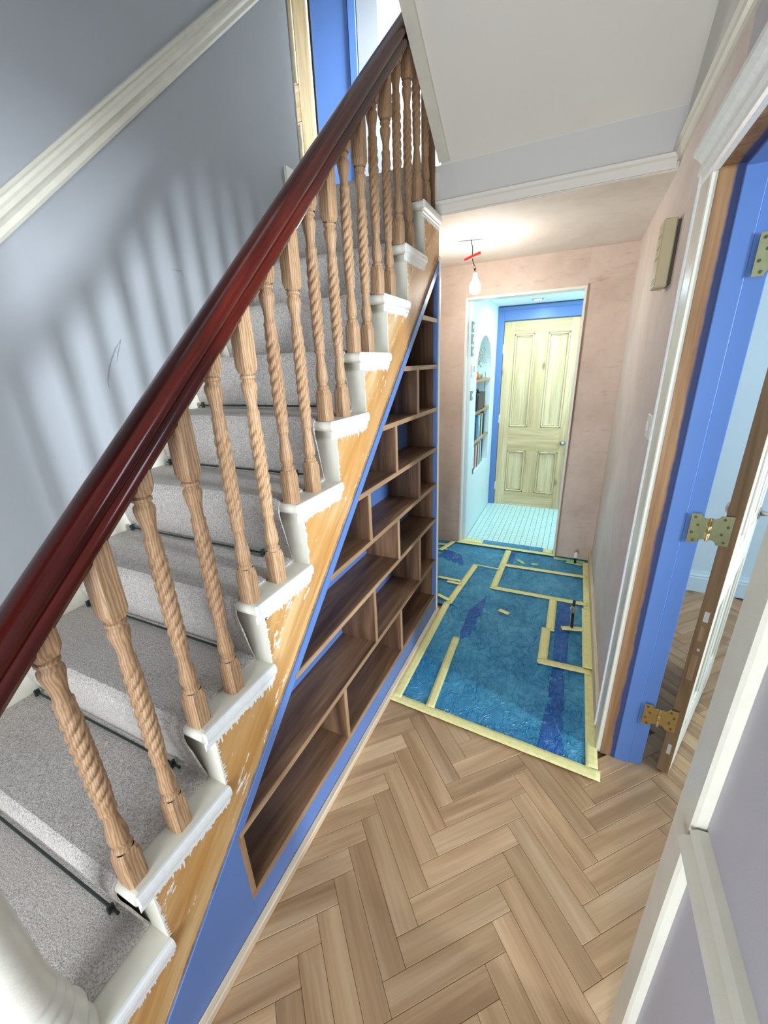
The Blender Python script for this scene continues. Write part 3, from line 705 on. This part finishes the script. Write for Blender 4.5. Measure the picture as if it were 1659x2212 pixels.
# brown strip standing in for the shadow line below the string
MB().prism([(-0.0455, -0.1, zlow(-0.1) + 0.0), (-0.0455, 2.25, zlow(2.25)), (-0.0455, 2.25, zlow(2.25) + 0.012), (-0.0455, -0.1, zlow(-0.1) + 0.012)], (0.032, 0, 0)).build('string_shadow_strip', M['dooredge'], st)

# balusters
def baluster_mesh(top_len):
    b = MB(); h = 0.0215
    # square base with lamb's tongue
    c0 = 0.007; b.prism([(x, y, 0.0) for x, y in [(-h + c0, -h), (h - c0, -h), (h, -h + c0), (h, h - c0), (h - c0, h), (-h + c0, h), (-h, h - c0), (-h, -h + c0)]], (0, 0, 0.080))
    oc = [(-h + c0, -h), (h - c0, -h), (h, -h + c0), (h, h - c0), (h - c0, h), (-h + c0, h), (-h, h - c0), (-h, -h + c0)]
    b.add([(x, y, 0.080) for x, y in oc] + [(x * 0.80, y * 0.80, 0.097) for x, y in oc], [(k, (k + 1) % 8, 8 + (k + 1) % 8, 8 + k) for k in range(8)])
    vase = [(0.016, 0.094), (0.0185, 0.098), (0.020, 0.102), (0.0185, 0.106), (0.0145, 0.110), (0.0145, 0.114), (0.0175, 0.120), (0.0195, 0.130), (0.0190, 0.142), (0.0165, 0.160), (0.0138, 0.180), (0.0125, 0.196), (0.0140, 0.202), (0.0165, 0.206), (0.0165, 0.212), (0.0150, 0.216)]
    b.lathe(vase, seg=24)
    tw = [(0.0155 + 0.0005 * math.sin(math.pi * k / 64), 0.214 + (0.476 - 0.214) * k / 64) for k in range(65)]
    def rf(r, z, t):
        u = (z - 0.214) / 0.262; e = min(1.0, 6 * u, 6 * (1 - u)); 
        ph = 2 * math.pi * 2.3 * u
        return r + e * (0.0062 * (abs(math.cos(2 * (t - ph))) ** 0.8) - 0.0036)
    b.lathe(tw, seg=48, rfun=rf)
    vt = [(0.0150, 0.474), (0.0165, 0.478), (0.0165, 0.484), (0.0135, 0.489), (0.0130, 0.500), (0.0145, 0.515), (0.0175, 0.530), (0.0200, 0.544), (0.0195, 0.552), (0.0150, 0.558), (0.0150, 0.561), (0.0190, 0.565), (0.0190, 0.570), (0.0155, 0.574), (0.0155, 0.580)]
    b.lathe(vt, seg=24)
    h2 = 0.0220
    c = 0.007; q = [(-h2 + c, -h2), (h2 - c, -h2), (h2, -h2 + c), (h2, h2 - c), (h2 - c, h2), (-h2 + c, h2), (-h2, h2 - c), (-h2, -h2 + c)]
    b.prism([(x, y, 0.592) for x, y in q], (0, 0, top_len - 0.592))
    b.add([(x, y, 0.592) for x, y in q] + [(x * 0.76, y * 0.76, 0.576) for x, y in q], [(k, (k + 1) % 8, 8 + (k + 1) % 8, 8 + k) for k in range(8)])
    for zz in (0.018,):      # nail holes at the foot
        for s in (-1, 1): b.box(h - 0.0002, h + 0.0002, s * 0.010 - 0.0012, s * 0.010 + 0.0012, zz, zz + 0.0025)
    return b
def zrail(y): return 1.148 + 0.923 * (y - 0.181) + 0.048      # axis of the handrail
BX = -0.048
pr = {}
for i in range(0, 9):
    for off in (0.024, 0.138):
        y = ny(i) + off
        L = zrail(y) - 0.02 - nz(i)
        if off not in pr:
            pr[off] = baluster_mesh(L + 0.012).build('baluster', M['baluster'], st, 'auto', origin=(0, 0, 0)); o = pr[off]
            o.location = Vector((BX, y, nz(i))) - wloc(st)
        else: o = inst(pr[off], 'baluster', (BX, y, nz(i)), st, 0.0)
# handrail
rp = [(-0.020, -0.034), (0.020, -0.034), (0.024, -0.026), (0.031, -0.022), (0.033, -0.012), (0.030, -0.004), (0.0275, -0.002), (0.030, 0.002), (0.034, 0.010), (0.033, 0.020), (0.026, 0.029), (0.014, 0.034), (0.0, 0.0355)]
rp = rp + [(-a, b) for a, b in rp[::-1][1:-2]] + [(-0.024, -0.026)]
dv = Vector((0, 1, 0.923)).normalized(); nv = Vector((0, -dv.z, dv.y))
ya, yb = 0.045, 2.22
base = Vector((BX, ya, zrail(ya)))
hr = MB().prism([base + Vector((a, 0, 0)) + nv * b for a, b in rp], (0, yb - ya, zrail(yb) - zrail(ya)))
hr.build('handrail', M['rail'], st, 'auto')
# newel at the foot (turned, white) and at the head
nw = [(0.060, 0.386), (0.062, 0.392), (0.063, 0.404), (0.060, 0.414), (0.053, 0.420), (0.052, 0.430), (0.055, 0.440), (0.060, 0.452), (0.061, 0.466), (0.057, 0.480), (0.050, 0.488), (0.0465, 0.492), (0.0465, 0.500), (0.051, 0.508), (0.052, 0.518), (0.049, 0.528), (0.0445, 0.534), (0.044, 0.540), (0.0475, 0.546), (0.048, 0.554), (0.045, 0.562), (0.0415, 0.568), (0.041, 0.574), (0.0435, 0.580), (0.0430, 0.590), (0.0405, 0.60), (0.039, 0.62), (0.039, 0.66), (0.0395, 0.72), (0.039, 0.78), (0.038, 0.84), (0.037, 0.88), (0.037, 0.90), (0.044, 0.91), (0.044, 0.93), (0.037, 0.94), (0.040, 1.0), (0.042, 1.10), (0.042, 1.20), (0.02, 1.24)]
MB().lathe(nw, -0.062, 0.048, 32).build('newel_post', M['white'], st, 'auto')
MB().box(-0.10, -0.038, YC - 0.03, YC - 0.002, nz(8), 3.35, 0.003).build('upper_newel', M['dooredge'], st)

# ---- carpet and rods
CX0, CX1 = XL + 0.020, -0.074
pts = []; pc = 0.012
for i in range(-2, 10):
    y0, z = ny(i), nz(i)
    # riser below: from base of riser up to nosing
    pts += [(y0 + 0.022, z - RI + pc + 0.004), (y0 + 0.012, z - RI * 0.72), (y0 + 0.000, z - RI * 0.42), (y0 - 0.010, z - 0.045), (y0 - 0.0125, z - 0.022), (y0 - 0.008, z - 0.002), (y0 + 0.004, z + 0.0105), (y0 + 0.02, z + pc)]
    pts += [(y0 + 0.09, z + pc), (y0 + 0.15, z + pc)]
    if i < 9: pts.append((ny(i + 1) + 0.018, z + pc))
pts.append((2.9, ZLAND + pc))
cm = MB(); NXC = 46
for k in range(NXC + 1):
    x = CX0 + (CX1 - CX0) * k / NXC; ed = 0.0
    u = min(1.0, (CX1 - x) / 0.02)
    for (y, z) in pts:
        s = noise.noise(Vector((x * 9, y * 9, z * 9))) * 0.0022
        cm.v.append((x + (0.004 * noise.noise(Vector((3, y * 14, z * 14))) if k == NXC else 0), y - s * 0.5, z + s - (1 - u) * 0.006))
n_ = len(pts)
cm.f = [(k * n_ + j, (k + 1) * n_ + j, (k + 1) * n_ + j + 1, k * n_ + j + 1) for k in range(NXC) for j in range(n_ - 1)]
# bound right edge down to the tread
o0 = len(cm.v); cm.v += [(CX1 - 0.001, y + 0.006, z - 0.012) for y, z in pts]
cm.f += [(NXC * n_ + j, o0 + j, o0 + j + 1, NXC * n_ + j + 1) for j in range(n_ - 1)]
cm.build('stair_carpet', M['carpet'], smooth='auto', label='grey beige carpet runner covering the stair treads and risers', cat='carpet')
names = ['lowest', 'second', 'third', 'fourth', 'fifth', 'sixth', 'seventh', 'eighth', 'ninth', 'tenth']
for q, i in enumerate(range(-1, 5)):
    y = ny(i + 1) + 0.004; z = nz(i) + pc + 0.012
    r = empty('stair_rod', (-0.48, y, z), 'thin dark green carpet rod at the foot of a riser, %s rod from the bottom' % names[q], 'stair rod', 'carpet rods across the stairs')
    MB().tube([(CX0 + 0.01, y, z), (CX1 - 0.075, y, z)], 0.0036, 8).build('rod', M['dark_green'], r, 'auto')
    for x in (CX0 + 0.03, CX1 - 0.10): MB().box(x - 0.004, x + 0.004, y - 0.010, y + 0.006, z - 0.010, z + 0.014, 0.002).build('clip', M['dark_green'], r)

# ================================================================== BOOKCASE UNDER THE STAIRS
bk = empty('under_stair_bookcase', (-0.1, 1.3, 0.0), 'triangular dark oak bookcase with a blue frame built under the stairs', 'bookcase')
FX = -0.010; BACK = -0.19
zin = lambda y: zlow(y) - 0.045
# blue face frame
sf = MB()
sf.prism([(FX - 0.02, 0.4622, zin(0.4622)), (FX - 0.02, 2.238, zin(2.238)), (FX - 0.02, 2.238, zlow(2.238) - 0.004), (FX - 0.02, 0.4622, zlow(0.4622) - 0.004)], (0.02, 0, 0))
sf.build('sloping_frame_member', M['blue'], bk)
MB().prism([(FX - 0.02, 0.0, 0.030), (FX - 0.02, 0.462, 0.030), (FX - 0.02, 0.462, zlow(0.462) - 0.004), (FX - 0.02, 0.03, 0.030)], (0.02, 0, 0)).build('triangular_panel', M['blue'], bk)
box('plinth', M['blue'], FX - 0.02, FX, 0.4622, 2.238, 0.030, 0.122, 0.001, parent=bk)
box('end_stile', M['blue'], FX - 0.02, FX, 2.216, 2.238, 0.122, zin(2.216), parent=bk)
MB().prism([(BACK - 0.01, 0.40, 0.03), (BACK - 0.01, 2.236, 0.03), (BACK - 0.01, 2.236, zlow(2.236)), (BACK - 0.01, 0.40, zlow(0.40))], (0.01, 0, 0)).build('back_panel', M['blue'], bk)
# lining under the slope
MB().prism([(BACK, 0.47, zin(0.47) - 0.0), (BACK, 2.21, zin(2.21)), (BACK, 2.21, zin(2.21) + 0.012), (BACK, 0.47, zin(0.47) + 0.012)], (FX - 0.02 - BACK, 0, 0)).build('slope_lining', M['walnut'], bk)
SH = [1.805, 1.580, 1.355, 1.130, 0.910, 0.687, 0.400, 0.134]
TH = 0.020
for k, z in enumerate(SH):
    yl = (z - TH / 2 + 0.043) / 0.93 if z > 0.3 else 0.466
    s = MB().prism([(BACK, yl, z - TH / 2), (BACK, 2.214, z - TH / 2), (BACK, 2.214, z + TH / 2), (BACK, yl + (0.02 if z > 0.3 else 0), z + TH / 2)], (FX - 0.003 - BACK, 0, 0)).build('shelf', M['walnut'], bk)
    box('front_edge', M['oak_edge'], FX - 0.003, FX + 0.001, yl + 0.004 if z > 0.3 else 0.4625, 2.214, z - TH / 2, z + TH / 2, parent=s)
for (k, y) in ((1, 1.921), (2, 1.634), (3, 1.931), (3, 1.344), (4, 1.634), (5, 1.935), (5, 1.346), (6, 1.637), (6, 1.048)):
    z1, z0 = SH[k] - TH / 2, SH[k + 1] + TH / 2
    dv_ = box('divider', M['walnut_v'], BACK, FX - 0.003, y - 0.009, y + 0.009, z0, z1, parent=bk)
    box('front_edge', M['oak_edge_v'], FX - 0.003, FX + 0.001, y - 0.009, y + 0.009, z0, z1, parent=dv_)
box('end_panel', M['walnut_v'], BACK, FX - 0.02, 2.214, 2.232, 0.12, zin(2.214), parent=bk)
lp = box('low_end_panel', M['walnut_v'], BACK, FX - 0.003, 0.4625, 0.480, 0.1445, zin(0.480), parent=bk)
box('front_edge', M['oak_edge_v'], FX - 0.003, FX + 0.0008, 0.4625, 0.480, 0.1445, zin(0.480), parent=lp)

# ================================================================== FLOOR PROTECTION: film and tape
fp = empty('floor_protection', (0.45, 2.3, 0.0), 'crinkled blue plastic film taped down over the hall floor with yellow masking tape', 'floor film')
def film_patch(poly, name, mat, z, res=0.012, amp=0.004, seed=0.0):
    # grid clipped to a convex polygon: cells are kept when their centre is inside; borders are snapped
    xs = [p[0] for p in poly]; ys = [p[1] for p in poly]
    nx = max(2, int((max(xs) - min(xs)) / res)); nyy = max(2, int((max(ys) - min(ys)) / res))
    m = MB()
    # bilinear patch for quads
    a, b, c, e = [Vector((p[0], p[1])) for p in poly]
    for i in range(nx + 1):
        for j in range(nyy + 1):
            u, v = i / nx, j / nyy
            q = a * (1 - u) * (1 - v) + b * u * (1 - v) + c * u * v + e * (1 - u) * v
            f = min(1, 8 * min(u, 1 - u, v, 1 - v))
            n1 = noise.noise(Vector((q.x * 5, q.y * 4, seed))); 
            n2 = 1 - abs(noise.noise(Vector((q.x * 11 + n1 * 2.2, q.y * 6 + n1 * 1.5, seed + 4))))
            n3 = 1 - abs(noise.noise(Vector((q.x * 30 + n1 * 4, q.y * 22 - n1 * 3, seed + 9))))
            h = amp * (0.5 * (n1 + 0.6) + 0.8 * max(0, n2 - 0.82) * 5.0 + 0.30 * max(0, n3 - 0.8) * 5.0)
            m.v.append((q.x, q.y, z + max(0, h) * f))
    m.f = [(i * (nyy + 1) + j, (i + 1) * (nyy + 1) + j, (i + 1) * (nyy + 1) + j + 1, i * (nyy + 1) + j + 1) for i in range(nx) for j in range(nyy)]
    return m.build(name, mat, fp, True)
film_patch([(0.012, 1.425), (0.945, 1.372), (0.945, 2.36), (0.012, 2.36)], 'film_sheet', M['film'], 0.0035, 0.010, 0.0065, 1.0)
film_patch([(-0.55, 2.34), (0.945, 2.34), (0.945, 3.385), (-0.55, 3.385)], 'film_sheet', M['film'], 0.0040, 0.012, 0.0060, 7.0)
film_patch([(0.715, 1.40), (0.815, 1.395), (0.805, 1.97), (0.745, 1.97)], 'film_overlap', M['film_dark'], 0.0075, 0.010, 0.004, 3.0)
film_patch([(0.742, 2.00), (0.815, 2.00), (0.825, 2.64), (0.745, 2.64)], 'film_overlap', M['film_dark'], 0.0075, 0.010, 0.004, 5.0)
film_patch([(0.205, 1.99), (0.285, 2.10), (0.275, 2.55), (0.195, 2.32)], 'film_overlap', M['film_dark'], 0.0078, 0.010, 0.004, 8.0)
film_patch([(-0.26, 3.03), (0.02, 2.93), (-0.06, 3.13), (-0.20, 3.21)], 'film_overlap', M['film_dark'], 0.0078, 0.012, 0.006, 11.0)
film_patch([(0.335, 3.10), (0.375, 3.10), (0.375, 3.33), (0.335, 3.33)], 'film_overlap', M['film_dark'], 0.0078, 0.012, 0.004, 12.0)
film_patch([(0.06, YE + 0.03), (0.585, YE + 0.03), (0.585, YE + 0.115), (0.06, YE + 0.115)], 'film_strip', M['film'], 0.0150, 0.015, 0.002, 14.0)
def tape(a, b, wdt, mat='tape', z=0.0105, seed=0, name='tape_strip'):
    a, b = Vector(a), Vector(b); L = (b - a).length; t = (b - a) / L; s = Vector((-t.y, t.x)); n = max(2, int(L / 0.02)); m = MB()
    for k in range(n + 1):
        q = a + t * L * k / n
        for u in (-1, -0.33, 0.33, 1):
            jx = 0.0012 * noise.noise(Vector((q.x * 30, q.y * 30, u + seed)))
            pz = z + 0.0012 * noise.noise(Vector((q.x * 24, q.y * 24, u * 2 + seed)))
            pt = q + s * (u * wdt / 2 + jx); m.v.append((pt.x, pt.y, pz))
    top_n = len(m.v)
    m.v += [(x, y, zz - 0.0008) for x, y, zz in m.v]
    for k in range(n):
        for u in range(3):
            i0 = k * 4 + u; m.f.append((i0, i0 + 4, i0 + 5, i0 + 1)); m.f.append((i0 + top_n, i0 + 1 + top_n, i0 + 5 + top_n, i0 + 4 + top_n))
        for u in (0, 3):
            i0 = k * 4 + u; m.f.append((i0, i0 + top_n, i0 + 4 + top_n, i0 + 4))
    e0 = n * 4
    for u in range(3): m.f += [(u, u + 1, u + 1 + top_n, u + top_n), (e0 + u, e0 + u + top_n, e0 + u + 1 + top_n, e0 + u + 1)]
    return m.build(name, M[mat], fp, True)
T = [((0.005, 1.436), (0.955, 1.372), 0.050), ((0.036, 1.44), (0.036, 2.36), 0.046), ((0.925, 1.40), (0.925, 3.33), 0.046),
     ((0.213, 1.44), (0.194, 2.01), 0.044), ((0.045, 2.35), (0.10, 2.985), 0.046), ((0.298, 2.65), (0.310, 3.345), 0.050),
     ((0.29, 2.668), (0.93, 2.672), 0.044), ((0.30, 3.055), (0.93, 3.070), 0.042), ((0.712, 2.66), (0.712, 2.28), 0.050), ((0.690, 2.30), (0.690, 1.965), 0.052),
     ((0.668, 1.975), (0.935, 1.985), 0.046), ((-0.165, 3.368), (0.69, 3.372), 0.034), ((-0.19, 3.37), (-0.255, 3.14), 0.044),
     ((-0.13, 2.672), (0.05, 2.668), 0.030), ((-0.045, 2.63), (0.07, 2.625), 0.030), ((-0.33, 3.245), (-0.19, 3.285), 0.022), ((-0.30, 3.14), (-0.20, 3.175), 0.018),
     ((0.105, 2.968), (0.30, 2.955), 0.014), ((0.385, 2.385), (0.455, 2.362), 0.034), ((0.775, 2.325), (0.925, 2.365), 0.040), ((-0.06, 2.42), (0.05, 2.375), 0.030),
     ((0.922, 2.0), (0.922, 2.60), 0.062), ((-0.14, YE + 0.055), (0.05, YE + 0.055), 0.075), ((0.59, YE + 0.055), (0.665, YE + 0.055), 0.075)]
for q, (a, b, wd) in enumerate(T): tape(a, b, wd, 'tape', 0.0125 + 0.0006 * q if q < 22 else 0.0175, q)
for q, (a, b, wd) in enumerate([((0.40, 3.20), (0.47, 3.14), 0.034), ((0.52, 3.155), (0.57, 3.165), 0.032), ((0.68, 3.335), (0.76, 3.33), 0.05), ((0.78, 3.305), (0.90, 3.285), 0.06), ((0.72, 3.33), (0.92, 3.33), 0.03)]):
    tape(a, b, wd, 'tape_green', 0.0115 + 0.0007 * q, 40 + q)
# threshold lip at the end doorway
box('trim_threshold', M['tape'], DX0 + 0.016, DX1 - 0.016, YE - 0.002, YE + 0.012, 0.006, 0.018, label='taped threshold edge of the end doorway', kind='structure')

# ================================================================== SMALL THINGS
# pipes
pp = empty('capped_water_pipe', (0.834, 2.354, 0.005), 'dark upright water pipe with a chrome valve beside the right wall', 'pipe')
MB().tube([(0.834, 2.354, 0.006), (0.829, 2.354, 0.135)], 0.0085, 14).build('pipe', M['copper'], pp, 'auto')
MB().lathe([(0.010, 0.130), (0.013, 0.133), (0.013, 0.145), (0.010, 0.148), (0.010, 0.154), (0.0135, 0.157), (0.0135, 0.170), (0.009, 0.174), (0.009, 0.180)], 0.829, 2.354, 12).build('valve', M['steel'], pp, 'auto')
MB().tube([(0.809, 2.354, 0.160), (0.849, 2.354, 0.160)], 0.0045, 10).build('valve_arm', M['steel'], pp, 'auto')
MB().lathe([(0.008, 0.178), (0.008, 0.212), (0.005, 0.216)], 0.827, 2.354, 12).build('pipe_end', M['black'], pp, 'auto')
p2 = empty('pipe_stub', (0.843, 3.293, 0.005), 'short dark pipe stub with a white cap at the foot of the end wall', 'pipe')
MB().tube([(0.843, 3.293, 0.006), (0.843, 3.293, 0.068)], 0.009, 12).build('pipe', M['copper'], p2, 'auto')
MB().lathe([(0.012, 0.060), (0.016, 0.064), (0.016, 0.082), (0.013, 0.104), (0.006, 0.112)], 0.843, 3.293, 14).build('cap', M['switch_white'], p2, 'auto')
# bare bulb
bl = empty('bare_bulb_pendant', (0.026, 2.754, ZC), 'lit bare bulb hanging on a wire from the plaster ceiling', 'light bulb')
MB().tube([(0.026, 2.754, ZC + 0.0), (0.030, 2.754, 2.255), (0.036, 2.754, 2.235), (0.036, 2.754, 2.205), (0.034, 2.754, 2.185), (0.042, 2.754, 2.160), (0.050, 2.754, 2.140)], 0.0026, 8).build('cable', M['black'], bl, 'auto')
MB().box(-0.014, 0.088, 2.750, 2.758, -0.009, 0.009, 0.003).xf(Matrix.Translation((0.037, 2.754, 2.189)) @ Matrix.Rotation(math.radians(-16), 4, 'Y') @ Matrix.Translation((-0.037, -2.754, 0))).build('red_clip', M['red'], bl)
for s in (-1, 1):
    MB().tube([(0.050, 2.754, 2.140), (0.052 + s * 0.006, 2.754, 2.132), (0.053 + s * 0.003, 2.754, 2.118), (0.056 + s * 0.007, 2.754, 2.100)], 0.0016, 6).build('wire', M['black'], bl, 'auto')
MB().lathe([(0.004, 2.114), (0.006, 2.117), (0.006, 2.123), (0.004, 2.126)], 0.054, 2.754, 10).build('connector', M['black'], bl, 'auto')
MB().lathe([(0.008, 2.104), (0.0125, 2.100), (0.0135, 2.080), (0.0135, 2.068)], 0.0575, 2.754, 16).build('lamp_holder', M['switch_white'], bl, 'auto')
MB().lathe([(0.0130, 2.072), (0.018, 2.062), (0.028, 2.046), (0.034, 2.030), (0.0345, 2.018), (0.030, 2.000), (0.018, 1.987), (0.003, 1.983)], 0.0585, 2.754, 24).build('bulb', M['bulb'], bl, True)
hm = MB()
for k in range(9):
    u = k / 8; hm.v += [(-0.06 + 0.17 * u, 2.74 + 0.035 * u - 0.004 * math.sin(math.pi * u), ZC - 0.0008), (-0.06 + 0.17 * u, 2.74 + 0.035 * u + 0.010 * math.sin(math.pi * u) + 0.002, ZC - 0.0008)]
hm.f = [(2 * k, 2 * k + 2, 2 * k + 3, 2 * k + 1) for k in range(8)]
hm.build('ceiling_crack', M['dark_plastic'], parent=bpy.data.objects['ceiling_low'])
# wall box
wb = empty('door_chime', (XR, 2.0, 1.83), 'beige plastic door chime box high on the right wall', 'wall box')
MB().box(XR - 0.050, XR - 0.008, 1.955, 2.055, 1.832, 2.050, 0.004).build('cover', M['beige_plastic'], wb)
MB().box(XR - 0.008, XR, 1.945, 2.062, 1.838, 2.040, 0.001).build('back_plate', M['dark_plastic'], wb)
for z in (1.845, 1.853, 1.861, 1.93, 1.965, 2.0): MB().box(XR - 0.0508, XR - 0.049, 1.96, 2.03, z, z + 0.002).build('slot', M['dark_plastic'], wb)
# light switch
sw = empty('hall_light_switch', (XR, 1.77, 1.35), 'white light switch on the plaster wall beside the bare timber doorway', 'switch')
MB().box(XR - 0.010, XR, 1.730, 1.816, 1.305, 1.391, 0.002).build('plate', M['switch_white'], sw)
MB().box(XR - 0.016, XR - 0.009, 1.762, 1.784, 1.330, 1.366, 0.003).build('rocker', M['switch_white'], sw)
# far room wall plates
for nm_, z, y, mt in (('top grey', 1.855, 3.46, 'plate'), ('second grey', 1.765, 3.463, 'plate'), ('third grey', 1.676, 3.47, 'plate'), ('lone lower grey', 1.327, 3.497, 'plate')):
    s = empty('wall_switch', (XF, y, z), '%s switch plate on the wall before the shelf niche' % nm_, 'switch', 'grey switch plates by the niche')
    MB().box(XF, XF + 0.006, y - 0.038, y + 0.038, z - 0.038, z + 0.038, 0.001).build('plate', M[mt], s)
    MB().box(XF + 0.005, XF + 0.010, y - 0.012, y + 0.012, z - 0.016, z + 0.016, 0.002).build('rocker', M['switch_white'], s)
th = empty('thermostat', (XF, 3.497, 1.53), 'white thermostat with a small dark screen below three switch plates', 'thermostat')
MB().box(XF, XF + 0.014, 3.455, 3.54, 1.485, 1.573, 0.003).build('case', M['switch_white'], th)
MB().box(XF + 0.013, XF + 0.0150, 3.492, 3.522, 1.515, 1.56).build('screen', M['plate'], th)
so_ = empty('wall_socket', (XF, 3.66, 0.62), 'small dark socket at the lower corner of the niche', 'socket')
MB().box(XF, XF + 0.006, 3.645, 3.672, 0.600, 0.655, 0.001).build('plate', M['plate'], so_); MB().box(XF + 0.005, XF + 0.008, 3.652, 3.665, 0.612, 0.64, 0.001).build('face', M['dark_plastic'], so_)
dl = empty('ceiling_downlight', (0.29, 4.15, 2.105), 'round recessed downlight in the far room ceiling', 'downlight')
MB().lathe([(0.045, 2.098), (0.050, 2.100), (0.050, 2.105)], 0.29, 4.25, 24).build('bezel', M['steel'], dl, 'auto'); MB().lathe([(0.032, 2.096), (0.034, 2.099)], 0.29, 4.25, 20).build('lens', M['downlight'], dl)
# niche shelves
shz = [(1.438, 'top oak shelf in the arched niche, holding a vase'), (1.160, 'oak niche shelf under the black box'), (0.890, 'lowest oak niche shelf between the two rows of books')]
for z, lb in shz:
    sh_ = MB().box(XF - ND, XF - 0.004, NY0 + 0.002, NY1 - 0.002, z - 0.022, z, 0.002).build('niche_shelf', M['oak_edge'], label=lb, cat='shelf', group='oak shelves in the arched niche')
def book(y, z, t, h, dpt, mt, lb, lean=0.0):
    r = empty('book', (XF - 0.02, y, z), lb, 'book', 'books in the niche')
    cv = MB().box(-dpt, 0, -t / 2, -t / 2 + 0.002, 0, h).box(-dpt, 0, t / 2 - 0.002, t / 2, 0, h).box(-0.002, 0, -t / 2, t / 2, 0, h)
    pg = MB().box(-dpt + 0.003, -0.002, -t / 2 + 0.002, t / 2 - 0.002, 0.003, h - 0.004)
    R_ = Matrix.Rotation(lean, 4, 'X')
    a = cv.xf(R_).build('cover', M[mt], origin=(0, 0, 0)); b = pg.xf(R_).build('pages', M['book_cream'], origin=(0, 0, 0))
    for o_ in (a, b): o_.parent = r; o_.location = (0, 0, 0)
rowA = [('book_white', .030, .20, 'white book at the doorway end of the upper book row'), ('book_navy', .038, .225, 'navy book in the upper row beside the white one'), ('book_blue', .050, .215, 'thick bright blue book in the upper row'), ('book_sky', .034, .225, 'pale sky blue book in the upper row'), ('book_white', .040, .218, 'tall white book in the middle of the upper row'), ('book_teal', .022, .205, 'thin teal book in the upper row'), ('book_cream', .040, .222, 'cream book near the end of the upper row'), ('book_navy', .030, .235, 'tallest navy book at the far end of the upper row'), ('book_teal', .035, .20, 'teal book closing the upper row by the niche side')]
y = NY0 + 0.03
for mt, t, h, lb in rowA: y += t / 2 + 0.012; book(y, 0.891, t, h, 0.15, mt, lb); y += t / 2 + 0.012
rowB = [('book_teal', .030, .20, 'teal book starting the bottom row'), ('book_white', .034, .225, 'white book second in the bottom row'), ('book_pink', .026, .215, 'pink spined book in the bottom row'), ('book_white', .036, .228, 'broad white book beside the pink one'), ('book_red', .020, .205, 'thin dark red book in the bottom row'), ('book_cream', .040, .225, 'cream book in the bottom row after the red one'), ('book_sky', .024, .21, 'sky blue book in the bottom row'), ('book_white', .036, .235, 'tall white leaning book in the bottom row'), ('book_navy', .022, .23, 'navy leaning book ending the bottom row')]
y = NY0 + 0.02
for q, (mt, t, h, lb) in enumerate(rowB): y += t / 2 + 0.012; book(y, 0.612 if q > 6 else 0.601, t, h, 0.15, mt, lb, 0.09 if q > 6 else 0); y += t / 2 + 0.012
# black box
bb = empty('black_box', (XF - 0.09, 3.98, 1.161), 'black box with a small handle on the niche shelf above the books', 'box')
MB().box(XF - 0.17, XF - 0.012, 3.80, 4.16, 1.161, 1.315, 0.006).build('body', M['black'], bb)
MB().box(XF - 0.0125, XF - 0.008, 3.83, 4.10, 1.18, 1.30, 0.002).build('front_plate', M['black'], bb)
MB().tube([(XF - 0.06, 3.90, 1.314), (XF - 0.06, 3.92, 1.340), (XF - 0.06, 4.02, 1.345), (XF - 0.06, 4.04, 1.314)], 0.008, 8).build('handle', M['black'], bb, 'auto')
# vase with dry flowers
vs = empty('flower_vase', (XF - 0.09, 4.02, 1.439), 'glass vase of pale dried flowers on the top niche shelf', 'vase')
MB().lathe([(0.045, 1.439), (0.060, 1.445), (0.066, 1.50), (0.060, 1.56), (0.040, 1.60), (0.038, 1.61), (0.035, 1.61), (0.037, 1.60), (0.056, 1.56), (0.062, 1.50), (0.056, 1.45), (0.003, 1.447)], XF - 0.09, 4.06, 24).build('glass', M['glass'], vs, True)
rs = random.Random(3)
for k in range(5):
    a = rs.uniform(0, 6.28); e = (XF - 0.09 + 0.05 * math.cos(a), 4.0 + 0.09 * math.sin(a), 1.66 + rs.uniform(-0.03, 0.03))
    sm_ = MB().tube([(XF - 0.09, 4.05, 1.45), (XF - 0.09 + 0.01 * math.cos(a), 4.03, 1.56), e], [0.004, 0.003, 0.002], 6).build('stem', M['stem'], vs, 'auto')
    fm = MB()
    for q in range(22):
        c_ = (max(XF - 0.185, min(XF - 0.03, e[0] + rs.gauss(0, 0.035))), e[1] + rs.gauss(0, 0.055), e[2] + rs.gauss(0, 0.05)); r_ = rs.uniform(0.006, 0.011)
        fm.add([(c_[0] + r_, c_[1], c_[2]), (c_[0] - r_, c_[1], c_[2]), (c_[0], c_[1] + r_, c_[2]), (c_[0], c_[1] - r_, c_[2]), (c_[0], c_[1], c_[2] + r_), (c_[0], c_[1], c_[2] - r_)],
               [(0, 2, 4), (2, 1, 4), (1, 3, 4), (3, 0, 4), (2, 0, 5), (1, 2, 5), (3, 1, 5), (0, 3, 5)])
    fm.build('flower_heads', M['dryflower'], sm_, kind='stuff')
pt = empty('orange_pot', (XF - 0.06, 3.80, 1.439), 'small round orange pot beside the vase on the top niche shelf', 'pot')
MB().lathe([(0.045, 1.439), (0.062, 1.446), (0.066, 1.475), (0.062, 1.500), (0.052, 1.506), (0.050, 1.500), (0.05, 1.49), (0.003, 1.488)], XF - 0.075, 3.83, 24).build('body', M['orange'], pt, True)
MB().lathe([(0.048, 1.489), (0.048, 1.495), (0.003, 1.496)], XF - 0.075, 3.83, 20).build('filling', M['dooredge'], pt)
